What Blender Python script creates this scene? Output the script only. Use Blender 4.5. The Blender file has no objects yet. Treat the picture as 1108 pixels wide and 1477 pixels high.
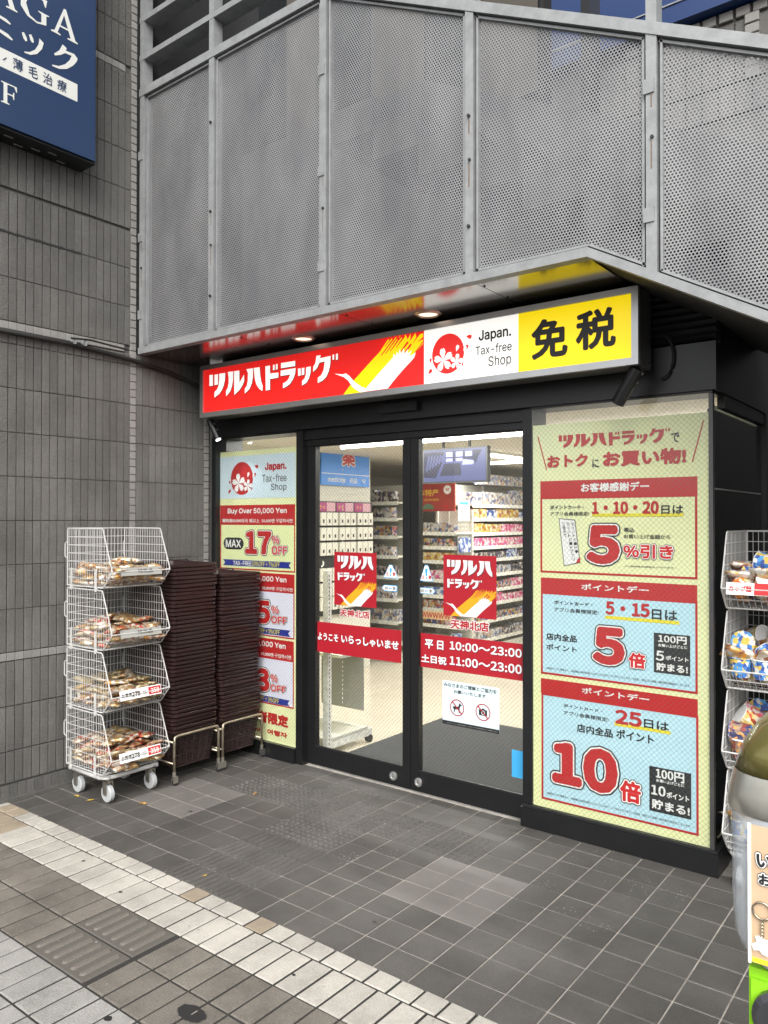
import bpy, bmesh, math, random
from mathutils import Matrix, Vector
random.seed(7)
S = bpy.context.scene
COL = S.collection
R = math.radians

# ------------------------------------------------------------------ camera, sky, sun, exposure
def set_camera():
    yaw, pitch, roll = .657617, .0101990, .000816812
    f = Vector((-math.sin(yaw)*math.cos(pitch), math.cos(yaw)*math.cos(pitch), math.sin(pitch)))
    r = Vector((math.cos(yaw), math.sin(yaw), 0)); u = r.cross(f)
    r2 = r*math.cos(roll)+u*math.sin(roll); u2 = -r*math.sin(roll)+u*math.cos(roll)
    cd = bpy.data.cameras.new('camera'); cam = bpy.data.objects.new('camera', cd); COL.objects.link(cam)
    m = Matrix.Identity(4)
    for i in range(3):
        m[i][0], m[i][1], m[i][2] = r2[i], u2[i], -f[i]
    m[2][3] = 1.58
    cam.matrix_world = m
    cd.sensor_fit = 'HORIZONTAL'; cd.sensor_width = 36; cd.lens = 36*1117.48/1108
    cd.clip_start = .05; cd.clip_end = 500
    S.camera = cam
set_camera()
SUN_EL, SUN_AZ = R(42), R(146)          # azimuth: direction the light comes from (behind the camera, street side)
W = bpy.data.worlds.new('World'); S.world = W; W.use_nodes = True
nt = W.node_tree; nt.nodes.clear()
sky = nt.nodes.new('ShaderNodeTexSky'); sky.sky_type = 'NISHITA'; sky.sun_disc = False
sky.sun_elevation = SUN_EL; sky.sun_rotation = SUN_AZ; sky.air_density = 1.0; sky.dust_density = 4.0; sky.ozone_density = 1.0
hs = nt.nodes.new('ShaderNodeHueSaturation'); hs.inputs['Saturation'].default_value = .22   # overcast: nearly grey sky
bg = nt.nodes.new('ShaderNodeBackground'); bg.inputs['Strength'].default_value = .15
wo = nt.nodes.new('ShaderNodeOutputWorld')
nt.links.new(sky.outputs[0], hs.inputs['Color']); nt.links.new(hs.outputs[0], bg.inputs['Color']); nt.links.new(bg.outputs[0], wo.inputs['Surface'])
sl = bpy.data.lights.new('sun', 'SUN'); sl.energy = 1.4; sl.angle = R(50); sl.color = (1, .96, .9)
so = bpy.data.objects.new('sun', sl); COL.objects.link(so)
sd = Vector((math.sin(SUN_AZ)*math.cos(SUN_EL), math.cos(SUN_AZ)*math.cos(SUN_EL), math.sin(SUN_EL)))
so.rotation_euler = sd.to_track_quat('Z', 'Y').to_euler(); so.location = (0, -3, 8)
S.view_settings.view_transform = 'Standard'; S.view_settings.look = 'None'
S.view_settings.gamma = 1; S.view_settings.use_curve_mapping = False
S.view_settings.exposure = 0.85
S.cycles.max_bounces = 8; S.cycles.transparent_max_bounces = 24; S.cycles.caustics_reflective = False; S.cycles.caustics_refractive = False
S.cycles.sample_clamp_indirect = 4

# ------------------------------------------------------------------ materials
def mat(name, color, rough=.6, metal=0, var=0, scale=20, bump=0, bscale=60, emit=None, estr=0, rand=0, spec=.5, color2=None, stretch=None, dirt=0, dscale=3, coat=0):
    m = bpy.data.materials.new(name); m.use_nodes = True
    n = m.node_tree.nodes; l = m.node_tree.links; p = n['Principled BSDF']
    p.inputs['Roughness'].default_value = rough; p.inputs['Metallic'].default_value = metal
    p.inputs['Specular IOR Level'].default_value = spec; p.inputs['Coat Weight'].default_value = coat
    c = tuple(color)+(1,)
    p.inputs['Base Color'].default_value = c
    m.diffuse_color = c
    last = None
    if var or bump or dirt or rand or color2:
        tc = n.new('ShaderNodeNewGeometry')
        vec = tc.outputs['Position']
        if stretch:
            mp = n.new('ShaderNodeMapping'); mp.inputs['Scale'].default_value = stretch; l.new(vec, mp.inputs[0]); vec = mp.outputs[0]
    if var or color2:
        nz = n.new('ShaderNodeTexNoise'); nz.inputs['Scale'].default_value = scale; nz.inputs['Detail'].default_value = 5; nz.inputs['Roughness'].default_value = .65
        l.new(vec, nz.inputs['Vector'])
        rp = n.new('ShaderNodeValToRGB'); rp.color_ramp.elements[0].position = .3; rp.color_ramp.elements[1].position = .7
        if color2:
            rp.color_ramp.elements[0].color = c; rp.color_ramp.elements[1].color = tuple(color2)+(1,)
        else:
            rp.color_ramp.elements[0].color = tuple(max(0, x*(1-var)) for x in color)+(1,)
            rp.color_ramp.elements[1].color = tuple(min(1, x*(1+var)) for x in color)+(1,)
        l.new(nz.outputs[0], rp.inputs[0]); last = rp.outputs[0]
    def mul(last, fac_socket, lo, hi):
        mr = n.new('ShaderNodeMapRange'); mr.inputs['To Min'].default_value = lo; mr.inputs['To Max'].default_value = hi
        l.new(fac_socket, mr.inputs['Value'])
        mx = n.new('ShaderNodeVectorMath'); mx.operation = 'SCALE'
        if last is None:
            mx.inputs[0].default_value = color
        else: l.new(last, mx.inputs[0])
        l.new(mr.outputs[0], mx.inputs['Scale'])
        return mx.outputs[0], mr
    if rand:
        oi = n.new('ShaderNodeObjectInfo'); last, _ = mul(last, oi.outputs['Random'], 1-rand, 1+rand)
    if dirt:
        n2 = n.new('ShaderNodeTexNoise'); n2.inputs['Scale'].default_value = dscale; n2.inputs['Detail'].default_value = 8; n2.inputs['Roughness'].default_value = .7
        l.new(tc.outputs['Position'], n2.inputs['Vector'])
        last, mr = mul(last, n2.outputs[0], 1-dirt, 1+dirt*.35); mr.inputs['From Min'].default_value = .35; mr.inputs['From Max'].default_value = .6
    if last is not None: l.new(last, p.inputs['Base Color'])
    if bump:
        nb = n.new('ShaderNodeTexNoise'); nb.inputs['Scale'].default_value = bscale; nb.inputs['Detail'].default_value = 4
        l.new(vec, nb.inputs['Vector'])
        b = n.new('ShaderNodeBump'); b.inputs['Strength'].default_value = bump; b.inputs['Distance'].default_value = .01
        l.new(nb.outputs[0], b.inputs['Height']); l.new(b.outputs[0], p.inputs['Normal'])
    if emit:
        p.inputs['Emission Color'].default_value = tuple(emit)+(1,); p.inputs['Emission Strength'].default_value = estr
    return m

def glass_mat(name, tint=(.975, .985, .98), refl=1.0, rough=0.0):
    m = bpy.data.materials.new(name); m.use_nodes = True
    n = m.node_tree.nodes; l = m.node_tree.links; n.clear()
    o = n.new('ShaderNodeOutputMaterial'); t = n.new('ShaderNodeBsdfTransparent'); g = n.new('ShaderNodeBsdfGlossy')
    t.inputs[0].default_value = tuple(tint)+(1,); g.inputs['Roughness'].default_value = rough
    f = n.new('ShaderNodeFresnel'); gb = n.new('ShaderNodeNewGeometry'); mi = n.new('ShaderNodeMapRange'); mi.inputs['To Min'].default_value = 1.45; mi.inputs['To Max'].default_value = 1/1.45
    l.new(gb.outputs['Backfacing'], mi.inputs['Value']); l.new(mi.outputs[0], f.inputs[0])   # one thin pane: same reflectance from both sides
    mm = n.new('ShaderNodeMath'); mm.operation = 'MULTIPLY'; mm.inputs[1].default_value = refl
    x = n.new('ShaderNodeMixShader')
    l.new(f.outputs[0], mm.inputs[0]); l.new(mm.outputs[0], x.inputs[0]); l.new(t.outputs[0], x.inputs[1]); l.new(g.outputs[0], x.inputs[2]); l.new(x.outputs[0], o.inputs[0])
    return m

def milky_mat():
    m = bpy.data.materials.new('milky_plastic'); m.use_nodes = True; p = m.node_tree.nodes['Principled BSDF']
    p.inputs['Base Color'].default_value = (.74, .79, .84, 1); p.inputs['Roughness'].default_value = .12; p.inputs['Alpha'].default_value = .5; p.inputs['Coat Weight'].default_value = .5
    return m

def perforated_mat():
    # galvanised sheet punched with round holes on a triangular lattice (pitch 13.8 mm)
    m = bpy.data.materials.new('perforated_sheet'); m.use_nodes = True
    n = m.node_tree.nodes; l = m.node_tree.links; p = n['Principled BSDF']
    p.inputs['Metallic'].default_value = .25; p.inputs['Roughness'].default_value = .55
    g = n.new('ShaderNodeNewGeometry'); sp = n.new('ShaderNodeSeparateXYZ'); l.new(g.outputs['Position'], sp.inputs[0])
    def M(op, a, b=None):
        x = n.new('ShaderNodeMath'); x.operation = op
        for i, v in enumerate((a, b)):
            if v is None: continue
            if isinstance(v, (int, float)): x.inputs[i].default_value = v
            else: l.new(v, x.inputs[i])
        return x.outputs[0]
    P = .0138; H = P*math.sqrt(3)
    def lattice(ox, oz):
        a = M('MULTIPLY', M('SUBTRACT', M('FRACT', M('ADD', M('DIVIDE', sp.outputs['X'], P), ox)), .5), P)
        b = M('MULTIPLY', M('SUBTRACT', M('FRACT', M('ADD', M('DIVIDE', sp.outputs['Z'], H), oz)), .5), H)
        return M('SQRT', M('ADD', M('MULTIPLY', a, a), M('MULTIPLY', b, b)))
    d = M('MINIMUM', lattice(100, 100), lattice(100.5, 100.5))
    solid = M('GREATER_THAN', d, P*.325)
    l.new(solid, p.inputs['Alpha'])
    nz = n.new('ShaderNodeTexNoise'); nz.inputs['Scale'].default_value = 1.6; nz.inputs['Detail'].default_value = 6; nz.inputs['Roughness'].default_value = .6
    mp = n.new('ShaderNodeMapping'); mp.inputs['Scale'].default_value = (2.2, 1, .9); mp.inputs['Rotation'].default_value = (0, .25, 0)
    l.new(g.outputs['Position'], mp.inputs[0]); l.new(mp.outputs[0], nz.inputs['Vector'])
    rp = n.new('ShaderNodeValToRGB'); rp.color_ramp.elements[0].position = .35; rp.color_ramp.elements[1].position = .68
    rp.color_ramp.elements[0].color = (.20, .205, .215, 1); rp.color_ramp.elements[1].color = (.31, .315, .32, 1)
    l.new(nz.outputs[0], rp.inputs[0]); l.new(rp.outputs[0], p.inputs['Base Color'])
    return m

def print_mat(name, cols, scale=30, rough=.4, metal=0, sharp=True):
    # busy printed packaging: blocks of colour from a voronoi pattern, shifted per object
    m = bpy.data.materials.new(name); m.use_nodes = True
    n = m.node_tree.nodes; l = m.node_tree.links; p = n['Principled BSDF']
    p.inputs['Roughness'].default_value = rough; p.inputs['Metallic'].default_value = metal
    tc = n.new('ShaderNodeTexCoord'); oi = n.new('ShaderNodeObjectInfo')
    ad = n.new('ShaderNodeVectorMath'); ad.operation = 'ADD'; sc = n.new('ShaderNodeVectorMath'); sc.operation = 'SCALE'; sc.inputs['Scale'].default_value = 3
    cmb = n.new('ShaderNodeCombineXYZ')
    for i in range(3): l.new(oi.outputs['Random'], cmb.inputs[i])
    l.new(cmb.outputs[0], sc.inputs[0]); l.new(tc.outputs['Object'], ad.inputs[0]); l.new(sc.outputs[0], ad.inputs[1])
    v = n.new('ShaderNodeTexVoronoi'); v.inputs['Scale'].default_value = scale; l.new(ad.outputs[0], v.inputs['Vector'])
    sx = n.new('ShaderNodeSeparateColor'); l.new(v.outputs['Color'], sx.inputs[0])
    rp = n.new('ShaderNodeValToRGB'); rp.color_ramp.interpolation = 'CONSTANT'
    e = rp.color_ramp.elements
    while len(e) < len(cols): e.new(.5)
    for i, c in enumerate(cols): e[i].position = i/len(cols); e[i].color = tuple(c)+(1,)
    l.new(sx.outputs[0], rp.inputs[0]); l.new(rp.outputs[0], p.inputs['Base Color'])
    nb = n.new('ShaderNodeTexNoise'); nb.inputs['Scale'].default_value = 45; l.new(ad.outputs[0], nb.inputs['Vector'])
    b = n.new('ShaderNodeBump'); b.inputs['Strength'].default_value = .5; b.inputs['Distance'].default_value = .01
    l.new(nb.outputs[0], b.inputs['Height']); l.new(b.outputs[0], p.inputs['Normal'])
    return m

def rand_mat(name, cols, rough=.45):
    m = bpy.data.materials.new(name); m.use_nodes = True
    n = m.node_tree.nodes; l = m.node_tree.links; p = n['Principled BSDF']; p.inputs['Roughness'].default_value = rough
    oi = n.new('ShaderNodeObjectInfo'); rp = n.new('ShaderNodeValToRGB'); rp.color_ramp.interpolation = 'CONSTANT'
    e = rp.color_ramp.elements
    while len(e) < len(cols): e.new(.5)
    for i, c in enumerate(cols): e[i].position = i/len(cols); e[i].color = tuple(c)+(1,)
    l.new(oi.outputs['Random'], rp.inputs[0]); l.new(rp.outputs[0], p.inputs['Base Color'])
    return m

MT = dict(
 wall_tile=mat('wall_tile', (.134,.131,.125), .8, var=.14, scale=110, bump=1.0, bscale=140, rand=.13, dirt=.26, dscale=1.7),
 wall_grout=mat('wall_grout', (.088,.086,.082), .9, var=.2),
 pale_tile=mat('pale_tile', (.24,.235,.225), .75, var=.1, scale=90, bump=.25, bscale=120, rand=.08, dirt=.12, dscale=2),
 floor_tile=mat('floor_tile', (.080,.076,.070), .55, var=.2, scale=140, bump=.22, bscale=220, rand=.12, dirt=.26, dscale=3.2),
 floor_tile_pale=mat('floor_tile_pale', (.145,.137,.128), .62, var=.1, scale=160, bump=.15, bscale=220, rand=.05, dirt=.12, dscale=4),
 floor_grout=mat('floor_grout', (.37,.345,.31), .9, var=.25, scale=30, dirt=.25, dscale=6),
 mortar=mat('mortar', (.028,.026,.024), .95, var=.3, scale=80),
 paver_white=mat('paver_white', (.42,.40,.36), .85, var=.16, scale=170, bump=.35, bscale=200, rand=.08, dirt=.2, dscale=5),
 paver_tan=mat('paver_tan', (.30,.25,.185), .85, var=.16, scale=150, bump=.35, bscale=200, rand=.1, dirt=.2, dscale=5),
 paver_brown=mat('paver_brown', (.155,.14,.12), .85, var=.22, scale=140, bump=.35, bscale=200, rand=.1, dirt=.3, dscale=4),
 paver_grey=mat('paver_grey', (.27,.265,.25), .85, var=.35, scale=230, bump=.35, bscale=200, rand=.1, dirt=.2, dscale=5),
 tactile=mat('tactile', (.10,.092,.08), .8, var=.15, scale=140, bump=.25, bscale=200),
 tactile_bar=mat('tactile_bar', (.135,.123,.106), .8, var=.2, scale=140, bump=.25, bscale=200),
 rust=mat('rust', (.16,.12,.09), .8, var=.3, scale=60),
 street=mat('street', (.16,.155,.15), .9, var=.2, scale=4, bump=.2),
 black=mat('black_frame', (.0075,.008,.009), .36, var=.2, scale=12, bump=.02, bscale=20),
 black_matte=mat('black_matte', (.008,.009,.010), .6, var=.2),
 galv=mat('galvanised', (.27,.28,.285), .5, .2, var=.07, scale=18, dirt=.12, dscale=9, bump=.08, bscale=40),
 perf=perforated_mat(),
 soffit=mat('soffit_panel', (.36,.35,.34), .16, .9, var=.05, scale=4),
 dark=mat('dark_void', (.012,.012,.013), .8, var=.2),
 darkglass=mat('dark_window', (.02,.022,.024), .12, 0, var=.3, scale=1.3),
 alu=mat('aluminium', (.52,.52,.52), .34, .85, var=.05, scale=8),
 alu_dark=mat('sign_side', (.09,.09,.09), .4, .5, var=.1),
 glass=glass_mat('window_glass'), glass_dark=glass_mat('side_glass', (.55,.6,.6), 1.1),
 wire=mat('glass_wire', (.16,.16,.15), .4, .6),
 white_wire=mat('white_wire', (.52,.52,.51), .35, var=.03),
 chrome=mat('chrome', (.6,.58,.52), .28, .95, var=.1, scale=30),
 brass=mat('stand_tube', (.42,.37,.28), .32, .85, var=.2, scale=30),
 wheel=mat('wheel_plastic', (.42,.44,.45), .35, var=.05),
 rubber=mat('rubber', (.025,.025,.027), .5, var=.1),
 basket=mat('basket_plastic', (.024,.0115,.011), .28, var=.12, scale=50, rand=.12),
 conduit=mat('conduit', (.008,.008,.008), .7),
 s_red=mat('sign_red', (.78,.018,.015), .3, emit=(.84,.018,.015), estr=.36),
 s_white=mat('sign_white', (.85,.84,.8), .3, emit=(.97,.95,.90), estr=.44),
 s_yel=mat('sign_yellow', (.9,.72,.01), .3, emit=(1.0,.72,.0), estr=.40),
 s_blk=mat('sign_black', (.012,.012,.01), .4),
 s_grey=mat('sign_grey', (.17,.17,.17), .4),
 p_green=mat('poster_green', (.79,.83,.50), .42, color2=(.83,.84,.42), scale=.9),
 p_cream=mat('poster_cream', (.78,.84,.44), .42), p_blue=mat('poster_blue', (.49,.74,.84), .42), p_pale=mat('poster_pale', (.64,.77,.84), .42),
 p_lav=mat('poster_lavender', (.74,.74,.86), .42),
 p_red=mat('poster_red', (.50,.018,.02), .4), p_dred=mat('sticker_red', (.36,.012,.022), .4), p_white=mat('poster_white', (.84,.84,.82), .4),
 p_blk=mat('poster_black', (.018,.02,.022), .45), p_grey=mat('poster_grey', (.12,.12,.13), .45), p_yel=mat('poster_yellow', (.78,.68,.04), .4), p_navy=mat('poster_navy', (.02,.035,.28), .4),
 orange=mat('brush_orange', (.75,.34,.015), .4), silver=mat('silver_print', (.74,.76,.77), .4),
 bsign=mat('blue_sign', (.013,.034,.092), .32, var=.08, scale=2), bwhite=mat('blue_sign_white', (.62,.63,.60), .5),
 note=mat('notice_paper', (.62,.75,.80), .4), card_blue=mat('card_blue', (.05,.36,.70), .4),
 cream_wall=mat('shop_wall', (.69,.67,.60), .7, var=.03), shop_floor=mat('shop_floor', (.60,.545,.44), .22, var=.06, scale=2.5),
 ceil=mat('shop_ceiling', (.64,.60,.52), .7, var=.03),
 matt=mat('door_mat', (.06,.062,.066), .95, var=.2, scale=300, bump=.5, bscale=400),
 tube=mat('lit_tube', (.9,.9,.9), .4, emit=(1,.98,.93), estr=8),
 shelf=mat('shelf_metal', (.66,.65,.58), .45, var=.03), shelf_back=mat('shelf_back', (.60,.59,.53), .5), rail=mat('price_rail', (.80,.79,.74), .35, var=.25, scale=30, rand=.06),
 greypanel=mat('grey_panel', (.33,.33,.31), .5), blue_hang=mat('blue_hanging_sign', (.05,.26,.80), .4), red_banner=mat('red_banner', (.33,.03,.025), .45, color2=(.42,.05,.03), scale=9),
 gold=mat('banner_gold', (.80,.48,.06), .4), green=mat('banner_green', (.12,.2,.12), .5), magenta=mat('magenta_card', (.38,.05,.19), .45), pinkc=mat('pink_card', (.62,.36,.42), .45),
 tv=mat('tv_screen', (.01,.01,.02), .5, emit=(.045,.06,.19), estr=.9), tv_dark=mat('tv_dark', (.01,.01,.02), .3, emit=(.01,.012,.03), estr=.47), tv_lite=mat('tv_light', (.1,.1,.2), .3, emit=(.12,.15,.40), estr=.9),
 lamp_glow=mat('downlight_lens', (.8,.7,.6), .4, emit=(1,.80,.60), estr=.75), lamp_hot=mat('spot_lens', (.9,.9,.9), .3, emit=(.9,1,1), estr=9),
 ring=mat('lamp_ring', (.42,.34,.27), .35, .6),
 milky=milky_mat(), lid_reflection=mat('lid_reflection', (.66,.65,.58), .3, .9, coat=.2),  # pale ring colour carries the bright sky reflection on the lid
 olive=mat('olive_metal', (.21,.185,.06), .24, .55, var=.04, coat=.3), clear=glass_mat('clear_plastic', (.86,.90,.94), 2.2, .06), lime=mat('lime_plastic', (.27,.62,.02), .35),
 tan=mat('insert_card', (.52,.36,.22), .6, color2=(.60,.44,.29), scale=14), navyblue=mat('capsule_blue', (.1,.2,.45), .25), knob=mat('knob', (.10,.10,.11), .25, .6),
 leaf=mat('leaf', (.34,.20,.07), .7, var=.3), leaf_y=mat('leaf_yellow', (.55,.36,.04), .6), stain=mat('stain', (.02,.02,.021), .5),
 haze_stain=mat('scuff', (.30,.29,.27), .9, var=.3, scale=90),
 prod=[print_mat('carton_print_%s' % n_, c, 34) for n_, c in (
   ('mixed', ((.42,.36,.28),(.06,.1,.3),(.5,.45,.4),(.38,.06,.05),(.45,.3,.08),(.06,.06,.06))), ('white', ((.55,.54,.5),(.4,.38,.36),(.1,.1,.16),(.5,.35,.25),(.6,.58,.56),(.2,.25,.4))),
   ('gold', ((.6,.42,.1),(.5,.3,.05),(.65,.6,.45),(.3,.1,.05),(.66,.55,.3))), ('blue', ((.1,.18,.45),(.5,.55,.65),(.05,.08,.25),(.6,.6,.6))),
   ('pink', ((.65,.12,.3),(.7,.4,.5),(.7,.65,.6),(.5,.05,.15))), ('dark', ((.03,.03,.04),(.3,.25,.2),(.5,.48,.45),(.06,.05,.1))))],
 box_white=mat('white_box', (.72,.70,.63), .4, var=.02), box_black=mat('display_black', (.03,.03,.03), .5),
 foil=[print_mat('snack_foil_%s' % n_, c, 44, .3, .3) for n_, c in (
   ('gold', ((.42,.30,.13),(.62,.54,.40),(.30,.16,.06),(.5,.36,.16),(.66,.60,.5),(.36,.2,.1))), ('red', ((.52,.07,.04),(.6,.5,.38),(.42,.26,.12),(.66,.6,.52),(.3,.12,.06))),
   ('white', ((.64,.60,.52),(.5,.36,.18),(.6,.3,.08),(.66,.62,.56),(.28,.14,.08))), ('olive', ((.26,.20,.09),(.42,.34,.2),(.18,.12,.05),(.5,.44,.32))))],
 cup=[print_mat('cup_print_%s' % n_, c, 62, .4) for n_, c in (
   ('blue', ((.06,.2,.55),(.1,.35,.7),(.7,.7,.66),(.7,.5,.1),(.05,.1,.35))), ('orange', ((.75,.25,.04),(.7,.6,.3),(.7,.66,.6),(.6,.08,.04))),
   ('yellow', ((.7,.55,.2),(.7,.66,.55),(.6,.1,.06),(.6,.45,.15))), ('dark', ((.25,.06,.05),(.05,.05,.12),(.6,.3,.1),(.3,.2,.15))), ('pink', ((.7,.3,.4),(.7,.62,.55),(.6,.1,.1))))],
)

# ------------------------------------------------------------------ builders
def link_mesh(name, me, m, parent=None):
    o = bpy.data.objects.new(name, me); COL.objects.link(o)
    if m is not None and not me.materials: me.materials.append(m)
    if parent is not None:
        o.parent = parent; o.matrix_parent_inverse = parent_world(parent).inverted()
    return o
def parent_world(p):
    m = p.matrix_basis.copy()
    if p.parent is not None: m = parent_world(p.parent) @ p.matrix_parent_inverse @ m
    return m
def tag(o, label=None, cat=None, group=None, kind=None):
    if label: o['label'] = label
    if cat: o['category'] = cat
    if group: o['group'] = group
    if kind: o['kind'] = kind
    return o
def empty(name, loc, label=None, cat=None, group=None, rz=0):
    o = bpy.data.objects.new(name, None); COL.objects.link(o); o.empty_display_size = .1
    o.location = loc; o.rotation_euler = (0, 0, rz)
    return tag(o, label, cat, group)

class MB:
    """collects quads / boxes / tubes into one mesh"""
    def __init__(s): s.v = []; s.f = []
    def quad(s, *p):
        i = len(s.v); s.v += [tuple(q) for q in p]; s.f.append(tuple(range(i, i+len(p)))); return s
    def box(s, x0, x1, y0, y1, z0, z1):
        i = len(s.v)
        s.v += [(x0,y0,z0),(x1,y0,z0),(x1,y1,z0),(x0,y1,z0),(x0,y0,z1),(x1,y0,z1),(x1,y1,z1),(x0,y1,z1)]
        for f in ((3,2,1,0),(4,5,6,7),(0,1,5,4),(1,2,6,5),(2,3,7,6),(3,0,4,7)): s.f.append(tuple(i+k for k in f))
        return s
    def cbox(s, x0, x1, y0, y1, z0, z1, c=.003, axis='z+'):
        """box whose outward face is chamfered; axis = outward direction"""
        a = 'xyz'.index(axis[0]); lo = [x0,y0,z0]; hi = [x1,y1,z1]; out = axis[1] == '+'
        o = [k for k in range(3) if k != a]
        base = lo[a] if out else hi[a]; top = hi[a] if out else lo[a]; mid = top-c if out else top+c
        i = len(s.v)
        for lev, ins in ((base, 0), (mid, 0), (top, c)):
            for (p, q) in ((0,0),(1,0),(1,1),(0,1)):
                v = [0,0,0]; v[a] = lev
                v[o[0]] = (lo[o[0]]+ins) if p == 0 else (hi[o[0]]-ins)
                v[o[1]] = (lo[o[1]]+ins) if q == 0 else (hi[o[1]]-ins)
                s.v.append(tuple(v))
        flip = (a == 1) != (not out)
        for L in range(2):
            for k in range(4):
                f = (i+L*4+k, i+L*4+(k+1)%4, i+L*4+4+(k+1)%4, i+L*4+4+k)
                s.f.append(f[::-1] if flip else f)
        f = (i+8, i+9, i+10, i+11); s.f.append(f[::-1] if flip else f)
        return s
    def prism(s, poly, axis, a, b):
        """extrude a 2D polygon along axis from a to b"""
        i = len(s.v); n = len(poly)
        for t in (a, b):
            for (p, q) in poly:
                s.v.append({'x': (t,p,q), 'y': (p,t,q), 'z': (p,q,t)}[axis])
        s.f.append(tuple(range(i, i+n))[::-1]); s.f.append(tuple(range(i+n, i+2*n)))
        for k in range(n): s.f.append((i+k, i+(k+1)%n, i+n+(k+1)%n, i+n+k))
        return s
    def tube(s, pts, r, n=6, caps=True):
        pts = [Vector(p) for p in pts]; rings = []
        for k, p in enumerate(pts):
            d = (pts[min(k+1, len(pts)-1)]-pts[max(k-1, 0)]).normalized()
            up = Vector((0,0,1)) if abs(d.z) < .9 else Vector((1,0,0))
            a = d.cross(up).normalized(); b = a.cross(d)
            rr = r[k] if isinstance(r, (list, tuple)) else r
            i = len(s.v); rings.append(i)
            for j in range(n):
                t = 2*math.pi*j/n; s.v.append(tuple(p+a*math.cos(t)*rr+b*math.sin(t)*rr))
        for u, w in zip(rings, rings[1:]):
            for j in range(n): s.f.append((u+j, u+(j+1)%n, w+(j+1)%n, w+j))
        if caps: s.f.append(tuple(range(rings[0], rings[0]+n))[::-1]); s.f.append(tuple(range(rings[-1], rings[-1]+n)))
        return s
    def mesh(s, name, smooth=False):
        me = bpy.data.meshes.new(name); me.from_pydata(s.v, [], s.f)
        bm = bmesh.new(); bm.from_mesh(me); bmesh.ops.recalc_face_normals(bm, faces=bm.faces); bm.to_mesh(me); bm.free()
        if smooth: me.shade_smooth()
        me.update(); return me
    def build(s, name, m, parent=None, smooth=False):
        return link_mesh(name, s.mesh(name, smooth), m, parent)

def round_path(pts, r, seg=4):
    pts = [Vector(p) for p in pts]; out = [pts[0]]
    for a, b, c in zip(pts, pts[1:], pts[2:]):
        u = (a-b).normalized(); w = (c-b).normalized(); p = b+u*r; q = b+w*r
        for k in range(seg+1):
            t = k/seg; out.append((1-t)**2*p+2*t*(1-t)*b+t*t*q)
    return out+[pts[-1]]

# ---- flat print: text and traced shapes fitted into a rectangle of a plane
def _curve_mesh(c):
    o = bpy.data.objects.new('tmp', c); COL.objects.link(o)
    dg = bpy.context.evaluated_depsgraph_get(); dg.update()
    me = bpy.data.meshes.new_from_object(o.evaluated_get(dg)); bpy.data.objects.remove(o); bpy.data.curves.remove(c)
    return me
TC = {}
def face(fn):
    # faces that ship inside Blender itself; Blender's built-in face is the fallback
    try:
        return bpy.data.fonts.load(bpy.utils.system_resource('DATAFILES', path='fonts')+'/'+fn)
    except Exception:
        return None
LATIN, CJK = face('Inter.woff2'), face('Noto Sans CJK Regular.woff2')
def text_base(s):
    if s not in TC:
        c = bpy.data.curves.new('t', 'FONT'); c.body = s; c.resolution_u = 3
        f_ = LATIN if (s.isascii() and any(ch.isalpha() for ch in s) and '%' not in s) else (CJK if any(ch.isdigit() or ch == '%' for ch in s) and len(s) < 16 else None)
        if f_: c.font = f_
        me = _curve_mesh(c); me.materials.clear(); TC[s] = me
    return TC[s]
def text_uv(s, rect, r=0, inset=None):
    """lettering fitted into rect as (u, v, depth); r > 0 makes strokes heavier by overlaying shifted copies, each 60 microns further out"""
    base = text_base(s); x0, y0, x1, y1 = bounds(base); u0, v0, u1, v1 = rect
    q = r if inset is None else inset
    u0 += q; v0 += q; u1 -= q; v1 -= q
    V = [(u0+(v.co.x-x0)/(x1-x0)*(u1-u0), v0+(v.co.y-y0)/(y1-y0)*(v1-v0)) for v in base.vertices]; F = [tuple(p.vertices) for p in base.polygons]
    vs = []; fs = []; n = 0 if r <= 0 else (8 if r/(v1-v0) < .045 else (14 if r/(v1-v0) < .09 else 22))
    for k in range(n+1):
        dx, dy = (r*math.cos(2*math.pi*k/n), r*math.sin(2*math.pi*k/n)) if k < n else (0, 0)
        i = len(vs); vs += [(u+dx, v+dy, .00004*k) for u, v in V]; fs += [tuple(i+q_ for q_ in f) for f in F]
    return vs, fs
def uv_mesh(vs, fs, plane, rot=0, c=(0, 0)):
    out = []
    for u, v, d in vs:
        if rot: u, v = c[0]+(u-c[0])*math.cos(rot)-(v-c[1])*math.sin(rot), c[1]+(u-c[0])*math.sin(rot)+(v-c[1])*math.cos(rot)
        out.append((u, plane[1]-d, v) if plane[0] == 'y' else (plane[1]+d, u, v))
    me = bpy.data.meshes.new('lettering'); me.from_pydata(out, [], fs); return me
def shape_mesh(polys):
    c = bpy.data.curves.new('t', 'CURVE'); c.dimensions = '2D'; c.fill_mode = 'BOTH'
    for p in polys:
        sp = c.splines.new('POLY'); sp.points.add(len(p)-1); sp.use_cyclic_u = True
        for i, (x, y) in enumerate(p): sp.points[i].co = (x, y, 0, 1)
    return _curve_mesh(c)
def bounds(me):
    xs = [v.co.x for v in me.vertices]; ys = [v.co.y for v in me.vertices]
    return min(xs), min(ys), max(xs), max(ys)
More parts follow.
